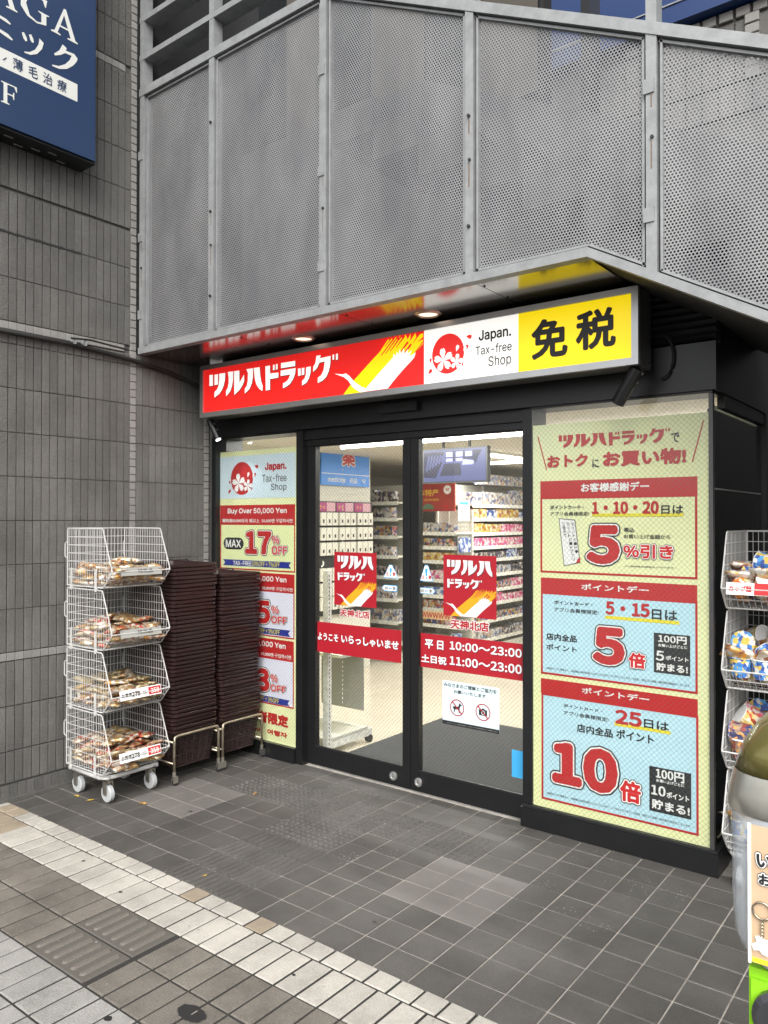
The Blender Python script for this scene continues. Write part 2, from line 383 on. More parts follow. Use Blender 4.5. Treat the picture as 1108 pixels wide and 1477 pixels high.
def place(me, bd, rect, plane, rot=0):
    """bd: source bounds; rect (u0,z0,u1,z1); plane ('y',Y) faces -Y, ('x',X) faces +X"""
    x0, y0, x1, y1 = bd; u0, z0, u1, z1 = rect
    sx = (u1-u0)/(x1-x0); sy = (z1-z0)/(y1-y0)
    cx, cy = (u0+u1)/2, (z0+z1)/2
    for v in me.vertices:
        a = u0+(v.co.x-x0)*sx; b = z0+(v.co.y-y0)*sy
        if rot: a, b = cx+(a-cx)*math.cos(rot)-(b-cy)*math.sin(rot), cy+(a-cx)*math.sin(rot)+(b-cy)*math.cos(rot)
        v.co = (a, plane[1]-v.co.z, b) if plane[0] == 'y' else (plane[1]+v.co.z, a, b)
    me.update(); return me
def shift(plane, d): return (plane[0], plane[1]-d if plane[0] == 'y' else plane[1]+d)
def text(s, rect, plane, m, parent, off=.0, d=.001, name='lettering', rot=0):
    """off: extra stroke radius as a share of the height"""
    vs, fs = text_uv(s, rect, off*(rect[3]-rect[1]))
    return link_mesh(name, uv_mesh(vs, fs, shift(plane, d), rot, ((rect[0]+rect[2])/2, (rect[1]+rect[3])/2)), m, parent)
def outlined(s, rect, plane, parent, layers, d=.001):
    """layers: (radius as share of height, material) from back to front"""
    h = rect[3]-rect[1]; ins = max(l[0] for l in layers)*h*.72
    for k, (off, m) in enumerate(layers):
        vs, fs = text_uv(s, rect, off*h, ins)
        link_mesh('lettering', uv_mesh(vs, fs, shift(plane, d+.0011*k)), m, parent)
def shapes(polys, rect, plane, m, parent, d=.001, name='logo', bd=None):
    me = shape_mesh(polys)
    return link_mesh(name, place(me, bd or bounds(me), rect, shift(plane, d)), m, parent)
def sheet(name, rect, plane, m, parent, d=.0005, th=.0008):
    u0, z0, u1, z1 = rect; p = shift(plane, d)[1]; b = MB()
    if plane[0] == 'y': b.box(u0, u1, p, p+th, z0, z1)
    else: b.box(p-th, p, u0, u1, z0, z1)
    return b.build(name, m, parent)
def ngon(cx, cy, rx, ry, n=24, a0=0): return [(cx+rx*math.cos(a0+2*math.pi*k/n), cy+ry*math.sin(a0+2*math.pi*k/n)) for k in range(n)]
def petal(cx, cy, r, a):
    P = [(0,0),(.30,.16),(.62,.30),(.86,.24),(1.0,.10),(.86,0),(1.0,-.10),(.86,-.24),(.62,-.30),(.30,-.16)]
    return [(cx+r*(x*math.cos(a)-y*math.sin(a)), cy+r*(x*math.sin(a)+y*math.cos(a))) for x, y in P]
def sakura(rect, plane, red, white, parent):
    sq = (0, 0, 1, 1)
    shapes([ngon(.5,.5,.5,.5,36)], rect, plane, red, parent, .001, 'emblem')
    fl = [petal(.36,.36,.30,math.pi/2+k*2*math.pi/5+.12) for k in range(5)]+[petal(.77,.27,.20,math.pi/2+k*2*math.pi/5-.2) for k in range(5)]+[petal(.76,.52,.17,1.2), petal(.98,.50,.15,1.0)]
    u0, z0, u1, z1 = rect; w = u1-u0; h = z1-z0
    def world(pl): return [[(u0+x*w, z0+y*h) for x, y in p] for p in pl]
    def raw(polys, m, d):
        me = shape_mesh(world(polys)); b = bounds(me); link_mesh('petals', place(me, b, b, shift(plane, d)), m, parent)
    raw(fl, white, .0017)
    raw([petal(1.06,.86,.18,-.25), petal(-.13,.05,.17,.75), petal(1.02,.52,.16,.9), petal(.93,.13,.09,1.2), petal(-.06,.33,.12,1.45)], red, .0013)

def copy_tree(o, parent=None):
    c = o.copy(); COL.objects.link(c)
    if parent is not None: c.parent = parent; c.matrix_parent_inverse = o.matrix_parent_inverse
    for ch in [x for x in list(o.children)]: copy_tree(ch, c)
    return c
LOGO_SHAPES = [[(0.0,0.974),(0.032,0.965),(0.032,0.521),(0.001,0.527)],[(0.046,0.954),(0.077,0.95),(0.077,0.535),(0.046,0.532)],[(0.088,0.963),(0.14,0.953),(0.138,0.691),(0.129,0.486),(0.114,0.312),(0.09,0.154),(0.046,0.024),(0.046,0.248),(0.067,0.33),(0.081,0.469),(0.088,0.703)],[(0.162,0.972),(0.208,0.961),(0.207,0.638),(0.199,0.382),(0.181,0.17),(0.149,0.009),(0.146,0.221),(0.161,0.331),(0.169,0.51),(0.17,0.719)],[(0.216,0.96),(0.26,0.95),(0.261,0.467),(0.299,0.763),(0.301,0.504),(0.288,0.359),(0.263,0.191),(0.218,0.014)],[(0.318,0.954),(0.372,0.95),(0.372,0.614),(0.363,0.365),(0.344,0.159),(0.306,0.011),(0.306,0.212),(0.322,0.292),(0.33,0.492),(0.331,0.8)],[(0.378,0.951),(0.426,0.946),(0.431,0.644),(0.438,0.4),(0.451,0.199),(0.449,0.008),(0.425,0.101),(0.401,0.285),(0.388,0.499)],[(0.471,0.939),(0.508,0.938),(0.508,0.638),(0.573,0.621),(0.573,0.427),(0.508,0.423),(0.508,0.012),(0.475,0.01)],[(0.531,0.944),(0.544,0.943),(0.544,0.743),(0.531,0.739)],[(0.553,0.95),(0.567,0.953),(0.567,0.749),(0.553,0.741)],[(0.592,0.961),(0.699,0.953),(0.699,0.758),(0.593,0.763)],[(0.59,0.681),(0.703,0.681),(0.699,0.48),(0.685,0.296),(0.662,0.128),(0.633,0.041),(0.608,0.0),(0.608,0.183),(0.633,0.233),(0.65,0.323),(0.662,0.475),(0.59,0.473)],[(0.719,0.643),(0.739,0.646),(0.74,0.375),(0.721,0.375)],[(0.747,0.64),(0.766,0.643),(0.766,0.388),(0.747,0.379)],[(0.778,0.643),(0.812,0.653),(0.811,0.439),(0.8,0.231),(0.781,0.078),(0.749,0.0),(0.75,0.173),(0.768,0.246),(0.778,0.393)],[(0.852,1.0),(0.882,0.993),(0.878,0.891),(0.951,0.912),(0.949,0.632),(0.939,0.382),(0.921,0.185),(0.894,0.064),(0.862,0.012),(0.862,0.198),(0.885,0.27),(0.902,0.436),(0.91,0.745),(0.873,0.735),(0.858,0.557),(0.829,0.433),(0.83,0.628),(0.845,0.744)],[(0.963,0.938),(0.975,0.941),(0.975,0.759),(0.964,0.751)],[(0.987,0.95),(1.0,0.951),(1.0,0.737),(0.987,0.73)]]
LOGO_TOP = [[(0.0,1.0),(0.07,0.991),(0.071,0.531),(0.003,0.537)],[(0.102,0.979),(0.171,0.975),(0.172,0.546),(0.102,0.542)],[(0.194,0.989),(0.311,0.978),(0.306,0.707),(0.286,0.495),(0.254,0.315),(0.2,0.151),(0.103,0.017),(0.103,0.249),(0.149,0.333),(0.18,0.477),(0.195,0.719)],[(0.359,0.998),(0.461,0.987),(0.459,0.652),(0.442,0.387),(0.402,0.168),(0.33,0.0),(0.325,0.22),(0.357,0.335),(0.374,0.519),(0.377,0.736)],[(0.478,0.986),(0.576,0.975),(0.579,0.475),(0.664,0.782),(0.667,0.514),(0.638,0.363),(0.582,0.189),(0.484,0.006)],[(0.705,0.98),(0.826,0.975),(0.824,0.627),(0.806,0.369),(0.763,0.156),(0.679,0.002),(0.679,0.211),(0.715,0.294),(0.732,0.501),(0.734,0.82)],[(0.838,0.976),(0.946,0.971),(0.955,0.658),(0.972,0.406),(1.0,0.197),(0.996,0.0),(0.942,0.096),(0.891,0.287),(0.86,0.509)]]
LOGO_LOW = [[(0.0,0.939),(0.07,0.938),(0.069,0.638),(0.191,0.621),(0.192,0.427),(0.069,0.423),(0.069,0.012),(0.007,0.01)],[(0.113,0.944),(0.138,0.943),(0.138,0.743),(0.113,0.739)],[(0.155,0.95),(0.182,0.953),(0.182,0.749),(0.155,0.741)],[(0.229,0.961),(0.43,0.953),(0.431,0.758),(0.229,0.763)],[(0.224,0.681),(0.438,0.681),(0.431,0.48),(0.405,0.296),(0.361,0.128),(0.305,0.041),(0.258,0.0),(0.258,0.183),(0.305,0.233),(0.339,0.323),(0.361,0.475),(0.224,0.473)],[(0.469,0.643),(0.507,0.646),(0.507,0.375),(0.473,0.375)],[(0.522,0.64),(0.558,0.643),(0.558,0.388),(0.522,0.379)],[(0.579,0.643),(0.645,0.653),(0.642,0.439),(0.622,0.231),(0.585,0.078),(0.526,0.0),(0.527,0.173),(0.562,0.246),(0.579,0.393)],[(0.721,1.0),(0.777,0.993),(0.77,0.891),(0.907,0.912),(0.904,0.632),(0.885,0.382),(0.851,0.185),(0.8,0.064),(0.739,0.012),(0.739,0.198),(0.782,0.27),(0.815,0.436),(0.83,0.745),(0.759,0.735),(0.732,0.557),(0.677,0.433),(0.679,0.628),(0.707,0.744)],[(0.931,0.938),(0.953,0.941),(0.953,0.759),(0.931,0.751)],[(0.975,0.95),(1.0,0.951),(1.0,0.737),(0.975,0.73)]]
CRANE = [[(0.109,0.004),(0.245,0.28),(0.413,0.557),(0.536,0.751),(0.607,0.922),(0.623,0.983),(0.641,0.929),(0.661,0.992),(0.681,0.91),(0.712,0.993),(0.732,0.908),(0.755,1.0),(0.785,0.919),(0.814,0.999),(0.837,0.896),(0.871,0.997),(0.864,0.854),(0.919,0.992),(0.929,0.908),(0.887,0.786),(0.966,0.95),(1.0,0.959),(1.0,0.892),(0.938,0.811),(1.0,0.846),(1.0,0.768),(0.929,0.638),(0.872,0.57),(0.637,0.151),(0.33,0.0)],[(0.0,0.456),(0.104,0.415),(0.141,0.428),(0.18,0.367),(0.245,0.226),(0.33,0.107),(0.376,0.071),(0.516,0.32),(0.687,0.605),(0.681,0.668),(0.716,0.614),(0.716,0.706),(0.74,0.631),(0.752,0.741),(0.771,0.643),(0.794,0.738),(0.806,0.64),(0.843,0.711),(0.837,0.624),(0.881,0.679),(0.856,0.564),(0.925,0.623),(0.906,0.527),(0.872,0.468),(0.775,0.307),(0.677,0.125),(0.623,0.013),(0.455,0.012),(0.309,0.008),(0.223,0.124),(0.169,0.273),(0.115,0.358)]]
# measured rectangles (u0, z0, u1, z1) of everything printed on each sign, poster and pane
T = {
 'PR': [
  ('LOGO', -1.6958, 1.941, -1.1418, 2.0102),
  ('で', -1.1361, 1.9384, -1.0991, 1.9837, 'k'),
  ('おトク', -1.7586, 1.8465, -1.5405, 1.9094, 'r'),
  ('に', -1.5178, 1.8382, -1.4846, 1.8801, 'k'),
  ('お買い物!', -1.464, 1.8388, -1.0681, 1.9144, 'r'),
  ('BAND', -1.798, 1.6874, -1.0201, 1.7788),
  ('お客様感謝デー', -1.5772, 1.7185, -1.238, 1.7627, 'w'),
  ('BOX', -1.7981, 1.3115, -1.0213, 1.6995),
  ('ポイントカード・', -1.7425, 1.6345, -1.5619, 1.6556, 'k'),
  ('アプリ会員様限定!', -1.7426, 1.6014, -1.5346, 1.6217, 'k'),
  ('1・10・20', -1.52, 1.6087, -1.1934, 1.6704, 'r'),
  ('日は', -1.1828, 1.6083, -1.0821, 1.6495, 'k'),
  ('UNDER', -1.5201, 1.597, -1.0821, 1.6118),
  ('5', -1.5547, 1.3595, -1.3735, 1.5607, 'big'),
  ('税込', -1.3602, 1.5225, -1.3093, 1.5447, 'k'),
  ('お買い上げ金額から', -1.3603, 1.4919, -1.1415, 1.5128, 'k'),
  ('%引き', -1.3647, 1.3954, -1.122, 1.469, 'out'),
  ('※一部対象外商品もございます。', -1.3564, 1.3568, -1.1181, 1.3643, 'k'),
  ('BAND', -1.7957, 1.2114, -1.0229, 1.2855),
  ('ポイントデー', -1.5756, 1.2342, -1.2413, 1.2663, 'w'),
  ('BLUE', -1.7958, 0.7932, -1.0217, 1.2116),
  ('ポイントカード・', -1.7215, 1.1531, -1.5175, 1.1739, 'k'),
  ('アプリ会員様限定!', -1.7216, 1.1166, -1.4873, 1.1379, 'k'),
  ('5・15', -1.4523, 1.1217, -1.237, 1.1863, 'r'),
  ('日は', -1.2277, 1.1152, -1.1104, 1.1639, 'k'),
  ('UNDER', -1.4554, 1.1, -1.1016, 1.116),
  ('店内全品', -1.7653, 0.97, -1.6, 1.0051, 'k'),
  ('ポイント', -1.7654, 0.92, -1.6001, 0.9498, 'k'),
  ('5', -1.5228, 0.8729, -1.3506, 1.0655, 'big'),
  ('倍', -1.3408, 0.8753, -1.2515, 0.9557, 'out'),
  ('BLACK', -1.2188, 0.8692, -1.0542, 1.054),
  ('100円', -1.1977, 1.0108, -1.0694, 1.0467, 'w'),
  ('お買い上げごとに', -1.1979, 0.9913, -1.0669, 1.0054, 'w'),
  ('5', -1.2098, 0.9259, -1.1709, 0.9721, 'w'),
  ('ポイント', -1.1645, 0.9328, -1.061, 0.954, 'w'),
  ('貯まる!', -1.2072, 0.8795, -1.0646, 0.9172, 'w'),
  ('※会員ランクに関係なく、会員様は100円お買い上げごとに5ポイント付与となります。※商品・指定ゴミ袋等一部対象外商品もございます。', -1.7655, 0.8202, -1.0526, 0.8322, 'k'),
  ('BAND', -1.7964, 0.6937, -1.022, 0.7701),
  ('ポイントデー', -1.5745, 0.7224, -1.2408, 0.754, 'w'),
  ('BLUE', -1.7932, 0.1551, -1.0195, 0.6949),
  ('ポイントカード・', -1.6709, 0.6407, -1.4684, 0.6572, 'k'),
  ('アプリ会員様限定!', -1.671, 0.6023, -1.4387, 0.6226, 'k'),
  ('25', -1.4042, 0.6005, -1.2755, 0.6703, 'r'),
  ('日は', -1.2661, 0.6029, -1.1502, 0.6447, 'k'),
  ('UNDER', -1.4093, 0.59, -1.1431, 0.606),
  ('店内全品', -1.6007, 0.5279, -1.4173, 0.5696, 'k'),
  ('ポイント', -1.3996, 0.5315, -1.2202, 0.5764, 'k'),
  ('10', -1.7388, 0.2456, -1.3858, 0.4725, 'big'),
  ('倍', -1.3856, 0.2332, -1.2737, 0.3465, 'out'),
  ('BLACK', -1.2416, 0.2209, -1.0519, 0.4292),
  ('100円', -1.2113, 0.3777, -1.0819, 0.424, 'w'),
  ('お買い上げごとに', -1.2087, 0.3615, -1.0819, 0.376, 'w'),
  ('10', -1.2326, 0.2983, -1.1663, 0.3454, 'w'),
  ('ポイント', -1.1618, 0.2974, -1.0603, 0.3265, 'w'),
  ('貯まる!', -1.23, 0.2346, -1.0579, 0.2798, 'w'),
  ('※会員ランクに関係なく、会員様は100円お買い上げごとに10ポイント付与となります。※商品・指定ゴミ袋等一部対象外商品もございます。', -1.7665, 0.1852, -1.052, 0.1972, 'k'),
 ],
 'PL': [
  ('PALE', -4.285, 1.7275, -3.544, 2.0228),
  ('Japan.', -3.8294, 1.9025, -3.6253, 1.9642, 'r'),
  ('Tax-free', -3.8542, 1.8342, -3.6251, 1.8863, 'g'),
  ('Shop', -3.7708, 1.7673, -3.6249, 1.8226, 'g'),
  ('BAND', -4.2789, 1.5445, -3.5474, 1.6819),
  ('Buy Over 50,000 Yen', -4.2031, 1.6151, -3.6224, 1.6598, 'w'),
  ('購物満50,000日元 或以上  50,000엔 구입하시면', -4.26, 1.56, -3.5689, 1.587, 'w'),
  ('BOXY', -4.2829, 1.235, -3.5466, 1.682),
  ('PILL', -4.2479, 1.3736, -4.039, 1.4555),
  ('MAX', -4.2227, 1.3879, -4.0654, 1.4407, 'w'),
  ('17', -4.0242, 1.3414, -3.759, 1.5079, 'big'),
  ('%', -3.7594, 1.4179, -3.6819, 1.477, 'out'),
  ('OFF', -3.7592, 1.3456, -3.6097, 1.4092, 'out'),
  ('RIB', -4.2518, 1.26, -3.5819, 1.302),
  ('TAX-FREE', -4.1451, 1.266, -3.9583, 1.294, 'w'),
  ('10%OFF + 7%OFF', -3.9519, 1.265, -3.6855, 1.298, 'y'),
  ('BAND', -4.2814, 1.097, -3.552, 1.222),
  ('Buy Over 30,000 Yen', -4.2079, 1.158, -3.6231, 1.202, 'w'),
  ('購物満30,000日元 或以上  30,000엔 구입하시면', -4.2579, 1.108, -3.5677, 1.134, 'w'),
  ('BOXL', -4.2807, 0.799, -3.5512, 1.222),
  ('15', -4.0333, 0.875, -3.7677, 1.0417, 'big'),
  ('%', -3.764, 0.9532, -3.6865, 1.0094, 'out'),
  ('OFF', -3.7618, 0.8882, -3.6104, 0.9433, 'out'),
  ('RIB', -4.2497, 0.813, -3.5865, 0.855),
  ('10%OFF + 5%OFF', -3.9502, 0.818, -3.6841, 0.85, 'y'),
  ('BAND', -4.2792, 0.65, -3.5566, 0.785),
  ('Buy Over 10,000 Yen', -4.2058, 0.72, -3.6297, 0.765, 'w'),
  ('購物満10,000日元 或以上  10,000엔 구입하시면', -4.2558, 0.664, -3.5802, 0.692, 'w'),
  ('BOXL', -4.2785, 0.347, -3.5558, 0.785),
  ('13', -4.0315, 0.4207, -3.7724, 0.5856, 'big'),
  ('%', -3.7666, 0.4998, -3.6952, 0.5539, 'out'),
  ('OFF', -3.7664, 0.4361, -3.619, 0.4877, 'out'),
  ('RIB', -4.2476, 0.358, -3.5911, 0.398),
  ('10%OFF + 3%OFF', -3.9485, 0.363, -3.6908, 0.394, 'y'),
  ('訪日旅行者限定', -4.277, 0.215, -3.6045, 0.295, 'r'),
  ('Tourists only  여행자', -4.2079, 0.14, -3.6142, 0.182, 'r'),
  ('SAK', -4.1727, 1.7522, -3.9472, 1.9809),
 ],
 'DL': [
  ('STICK', -3.2583, 1.0428, -2.9178, 1.3776),
  ('LOGO1', -3.23, 1.2713, -2.9417, 1.356),
  ('LOGO2', -3.2283, 1.1993, -3.0087, 1.2512),
  ('CRANE', -3.24, 1.0428, -2.9178, 1.2006),
  ('天神北店', -3.2115, 0.9716, -2.9675, 1.0214, 'r'),
  ('STRIP', -3.4547, 0.7305, -2.7296, 0.9239),
  ('ようこそ', -3.4363, 0.8084, -3.2235, 0.8546, 's'),
  ('いらっしゃいませ', -3.1978, 0.8055, -2.7479, 0.8589, 's'),
  ('TRI', -2.8647, 1.2311, -2.7508, 1.3121),
  ('ARROWL', -2.8751, 1.152, -2.7609, 1.1895),
 ],
 'DR': [
  ('STICK', -2.4317, 1.0382, -2.0887, 1.3836),
  ('LOGO1', -2.4064, 1.2691, -2.1129, 1.3556),
  ('LOGO2', -2.405, 1.1969, -2.1789, 1.2494),
  ('CRANE', -2.4175, 1.0389, -2.0887, 1.1985),
  ('天神北店', -2.3843, 0.9648, -2.1336, 1.0221, 'r'),
  ('STRIP', -2.6248, 0.7267, -1.9289, 0.923),
  ('平 日', -2.5589, 0.8383, -2.4306, 0.8907, 's'),
  ('10:00〜23:00', -2.3888, 0.8481, -1.9349, 0.8951, 's'),
  ('土日祝', -2.5837, 0.7552, -2.4096, 0.801, 's'),
  ('11:00〜23:00', -2.3888, 0.7619, -1.935, 0.8112, 's'),
  ('NOTE', -2.4376, 0.4226, -2.0716, 0.6699),
  ('みなさまのご理解とご協力を', -2.4278, 0.6363, -2.0866, 0.6594, 'k'),
  ('お願いいたします', -2.3613, 0.6044, -2.1546, 0.6239, 'k'),
  ('C1', -2.3944, 0.4827, -2.2852, 0.5682),
  ('C2', -2.2265, 0.4773, -2.1186, 0.5726),
  ('DARK', -2.4376, 0.4226, -2.0716, 0.4449),
  ('一部店ペットの同伴お断り・店内での写真撮影はご遠慮下さい', -2.4166, 0.432, -2.0817, 0.4342, 'w'),
  ('CARD', -1.996, 0.2098, -1.9287, 0.3545),
  ('TRI', -2.597, 1.2247, -2.4994, 1.32),
  ('ARROWR', -2.5989, 1.152, -2.487, 1.1878),
 ],
 'SG': [
  ('OUTER', -4.196, 2.2706, -1.1997, 2.6191),
  ('RED', -4.1654, 2.301, -2.3539, 2.5825),
  ('WHITE', -2.354, 2.3094, -1.7934, 2.5976),
  ('YEL', -1.7931, 2.3107, -1.2245, 2.5916),
  ('免', -1.7223, 2.351, -1.5337, 2.5419, 'K'),
  ('税', -1.4939, 2.364, -1.3013, 2.5477, 'K'),
  ('Japan.', -2.0153, 2.4742, -1.831, 2.5393, 'k'),
  ('Tax-free', -2.034, 2.4150, -1.8276, 2.4620, 'g'),
  ('Shop', -1.9601, 2.3370, -1.8294, 2.4020, 'g'),
  ('SAK', -2.2998, 2.3327, -2.0998, 2.5579),
  ('LOGO', -4.1041, 2.3912, -2.9607, 2.5557),
  ('CRANE', -2.988, 2.2997, -2.357, 2.5897),
 ],
 'BS': [
  ('SIGN', 1.62, 3.7, 2.575, 5.6),
  ('G', 2.118, 4.346, 2.28, 4.511),
  ('A', 2.292, 4.346, 2.456, 4.511),
  ('A2', 1.94, 4.346, 2.1, 4.511),
  ('ニ', 1.965, 4.18, 2.075, 4.285),
  ('ッ', 2.124, 4.147, 2.25, 4.268),
  ('ク', 2.3, 4.148, 2.456, 4.302),
  ('BANDW', 1.7, 4.011, 2.456, 4.113),
  ('/', 2.0198, 4.0509, 2.0442, 4.0719),
  ('薄', 2.076, 4.03, 2.132, 4.094),
  ('毛', 2.163, 4.03, 2.217, 4.094),
  ('治', 2.247, 4.03, 2.303, 4.094),
  ('療', 2.331, 4.03, 2.388, 4.094),
  ('F', 2.013, 3.823, 2.1, 3.936),
 ],
}

# ================================================================== GROUND
XW = -4.335
g = MB().box(-60, 60, -60, 3.9, -.3, -.03).build('ground', MT['street']); tag(g, kind='structure')
fl = MB().box(XW-.02, 3.0, 2.166, 3.9, -.03, -.0035).build('entrance_floor', MT['floor_grout']); tag(fl, kind='structure')
sw = MB().box(XW-.6, 3.0, -.6, 2.164, -.03, -.006).build('sidewalk', MT['mortar']); tag(sw, kind='structure')
gr = MB().box(-.93, 3.0, 3.9, 5.2, -.3, -.0035).build('alley_floor', MT['dark']); tag(gr, kind='structure')
PX, PY = .1505, .151
def tilemesh(w, h, dz=.0, c=.0025, name='paving_tile', th=.012):
    return MB().cbox(-w/2, w/2, -h/2, h/2, -th, dz, c, 'z+').mesh(name)
def putpart(name, me, m, parent, loc, rz=0, flat=0):
    o = bpy.data.objects.new(name, me); COL.objects.link(o); o.location = loc; o.rotation_euler = (flat*random.uniform(-1, 1), flat*random.uniform(-1, 1), rz)
    if not me.materials: me.materials.append(m)
    o.parent = parent; return o
xj = [-.965-PX*k for k in range(-6, 23)]; yj = [2.608+PY*(k-3) for k in range(0, 11)]
variants = {}
def dotted():
    b = MB().cbox(-PX/2+.002, PX/2-.002, -PY/2+.002, PY/2-.002, -.012, 0, .0025, 'z+')
    for i in range(4):
        for j in range(4):
            cx = (i-1.5)*.0355; cy = (j-1.5)*.0355
            i0 = len(b.v)
            for rr, z in ((.0125, 0.0002), (.0075, .0065)):
                for k in range(6): b.v.append((cx+rr*math.cos(k*math.pi/3), cy+rr*math.sin(k*math.pi/3), z))
            for k in range(6): b.f.append((i0+k, i0+(k+1)%6, i0+6+(k+1)%6, i0+6+k))
            b.f.append(tuple(range(i0+6, i0+12)))
    return b.mesh('dotted_tile')
def barred():
    b = MB().cbox(-PX/2+.002, PX/2-.002, -PY/2+.002, PY/2-.002, -.012, 0, .0025, 'z+')
    for i in range(4): b.cbox((i-1.5)*.036-.011, (i-1.5)*.036+.011, -PY/2+.006, PY/2-.006, 0, .0075, .006, 'z+')
    return b.mesh('barred_tile')
plain = tilemesh(PX-.0048, PY-.0048)
pale = tilemesh(PX-.0048, PY-.0048, name='paving_tile_pale')
dot, bar = dotted(), barred()
plain.materials.append(MT['floor_tile']); pale.materials.append(MT['floor_tile_pale']); dot.materials.append(MT['floor_tile']); bar.materials.append(MT['floor_tile'])
for i, (xa, xb) in enumerate(zip(xj[1:], xj)):
    cx = (xa+xb)/2
    for j, (ya, yb) in enumerate(zip(yj, yj[1:])):
        cy = (ya+yb)/2
        if cx < XW+.06: continue
        me = plain
        if (-3.83 < cx < -3.37 or -2.03 < cx < -1.56) and 2.6 < cy < 3.06: me = pale
        elif -3.53 < cx < -1.87 and 3.06 < cy < 3.36: me = dot
        elif -2.93 < cx < -2.46 and 2.75 < cy < 3.06: me = dot
        elif -2.93 < cx < -2.46 and cy < 2.75: me = bar
        putpart('paving_tile', me, None, fl, (cx, cy, random.uniform(-.0008, .0004)), flat=.003)
# narrow cut tiles along the left wall
cut = tilemesh(.05, PY-.005, name='cut_tile'); cut.materials.append(MT['floor_tile'])
for ya, yb in zip(yj, yj[1:]): putpart('cut_tile', cut, None, fl, (-4.305, (ya+yb)/2, 0))
# sidewalk pavers
def pmesh(w, h, mname, name='paver'):
    me = tilemesh(w-.0105, h-.0105, 0, .004, name, .02); me.materials.append(MT[mname]); return me
small = {k: pmesh(.1, .1, k, 'small_paver') for k in ('paver_white', 'paver_tan')}
big = {k: pmesh(.1, .2, k) for k in ('paver_white', 'paver_tan', 'paver_brown', 'paver_grey')}
def row(y0, y1, x0, x1, pick, short=False, skip=None, off=0):
    k = 0; x = x0+off
    while x < x1:
        if not (skip and skip[0] < x+.05 < skip[1]):
            kind = pick(x+.05); me = (small if short else big)[kind]
            putpart('small_paver' if short else 'paver', me, None, sw, (x+.05, (y0+y1)/2, random.uniform(-.0015, .001)-.0005), flat=.006)
        x += .1
        k += 1
rt = random.Random(3)
row(2.066, 2.166, -4.84, -.6, lambda x: 'paver_tan' if rt.random() < .14 else 'paver_white', True, off=.05)
row(1.87, 2.066, -4.82, -.6, lambda x: 'paver_tan' if (x < -3.95 or rt.random() < .05) else 'paver_white')
for y in (1.672, 1.474): row(y, y+.198, -4.82, -.6, lambda x: 'paver_brown', skip=(-2.82, -2.44))
for y in (1.276, 1.078): row(y, y+.198, -4.02, -.7, lambda x: 'paver_grey')
row(.88, 1.078, -3.1, -.8, lambda x: 'paver_brown')
for yc in (1.771, 1.573):
    tb = MB().cbox(-.185, .185, -.095, .095, -.02, -.001, .004, 'z+')
    bars_ = []
    for k in range(6):
        cx = (k-2.5)*.058; tb2 = MB()
        pts = [(cx+.013*math.cos(t), (.066 if math.sin(t) > 0 else -.066)+.013*math.sin(t)) for t in [math.pi*q/5 for q in range(6)]+[math.pi+math.pi*q/5 for q in range(6)]]
        i0 = 0; n = len(pts)
        for ins, z in ((0, -.001), (.0045, .0055)):
            for (x, y) in pts: tb2.v.append((cx+(x-cx)*(1-ins/.013), y-(ins if y > 0 else -ins), z))
        for q in range(n): tb2.f.append((i0+q, i0+(q+1)%n, i0+n+(q+1)%n, i0+n+q))
        tb2.f.append(tuple(range(i0+n, i0+2*n))); bars_.append(tb2)
    o = tb.build('tactile_block', MT['tactile'], sw); o.location = (-2.63, yc, 0)
    for q in bars_: bo = q.build('raised_bar', MT['tactile_bar']); bo.parent = o

# ================================================================== LEFT TILED WALL
wall = empty('tiled_wall', (XW-.1, 2.5, 0), 'grey wall of narrow upright ribbed tiles with pale bands behind the snack rack', 'wall')
MB().box(XW-.35, XW-.011, .6, 3.60, -.02, 6.2).build('backing', MT['wall_grout'], wall)
MB().box(XW-.011, XW+.012, .6, 3.0, 0, .012).build('skirting', MT['wall_grout'], wall)
cols = []   # (y0,y1,kind)
y = 2.937
cols.append((2.895, 2.937, 't'))
while y > 1.0:
    cols.append((2.895-.0497*(len(cols)), 2.895-.0497*(len(cols)-1), 't')); y = 2.895-.0497*len(cols)
cols = [(a, b, k) for a, b, k in cols]
n_r = 11; w_r = (3.538-2.983)/n_r
for k in range(n_r): cols.append((2.983+k*w_r, 2.983+(k+1)*w_r, 't'))
rows = [(.10, .275), (.278, .528), (.531, .782), (.833, 1.074), (1.074, 1.324), (1.324, 1.574), (1.574, 1.824), (1.824, 2.073), (2.073, 2.323), (2.323, 2.573), (2.573, 2.648),
        (2.70, 2.947), (2.947, 3.197), (3.197, 3.436), (3.452, 3.70), (3.70, 3.95), (3.95, 4.20), (4.20, 4.45), (4.50, 4.75), (4.75, 5.0), (5.0, 5.25), (5.25, 5.5)]
bands = [(.785, .831), (2.652, 2.698), (4.452, 4.492)]
rnd = random.Random(5)
tm_cache = {}
def wtile(w, h):
    k = (round(w, 4), round(h, 4))
    if k not in tm_cache:
        b = MB().cbox(-.010, .002, -w/2+.0022, w/2-.0022, -h/2+.0015, h/2-.0015, .0022, 'x+')
        me = b.mesh('tile'); me.materials.append(MT['wall_tile']); tm_cache[k] = me
    return tm_cache[k]
cand = []
for (a, b, k) in cols:
    for (z0, z1) in rows:
        if a > 2.97 and z0 > 2.6: continue
        cy, cz = (a+b)/2, (z0+z1)/2
        d2 = (XW**2+cy**2+(cz-1.58)**2)
        # seen by the camera?
        ang = math.degrees(math.atan2(4.335, cy)); vis = cy > 2.05 and cz < 4.95
        cand.append(((0 if vis else 1000)+d2, b-a, z1-z0, cy, cz))
cand.sort()
far = MB()
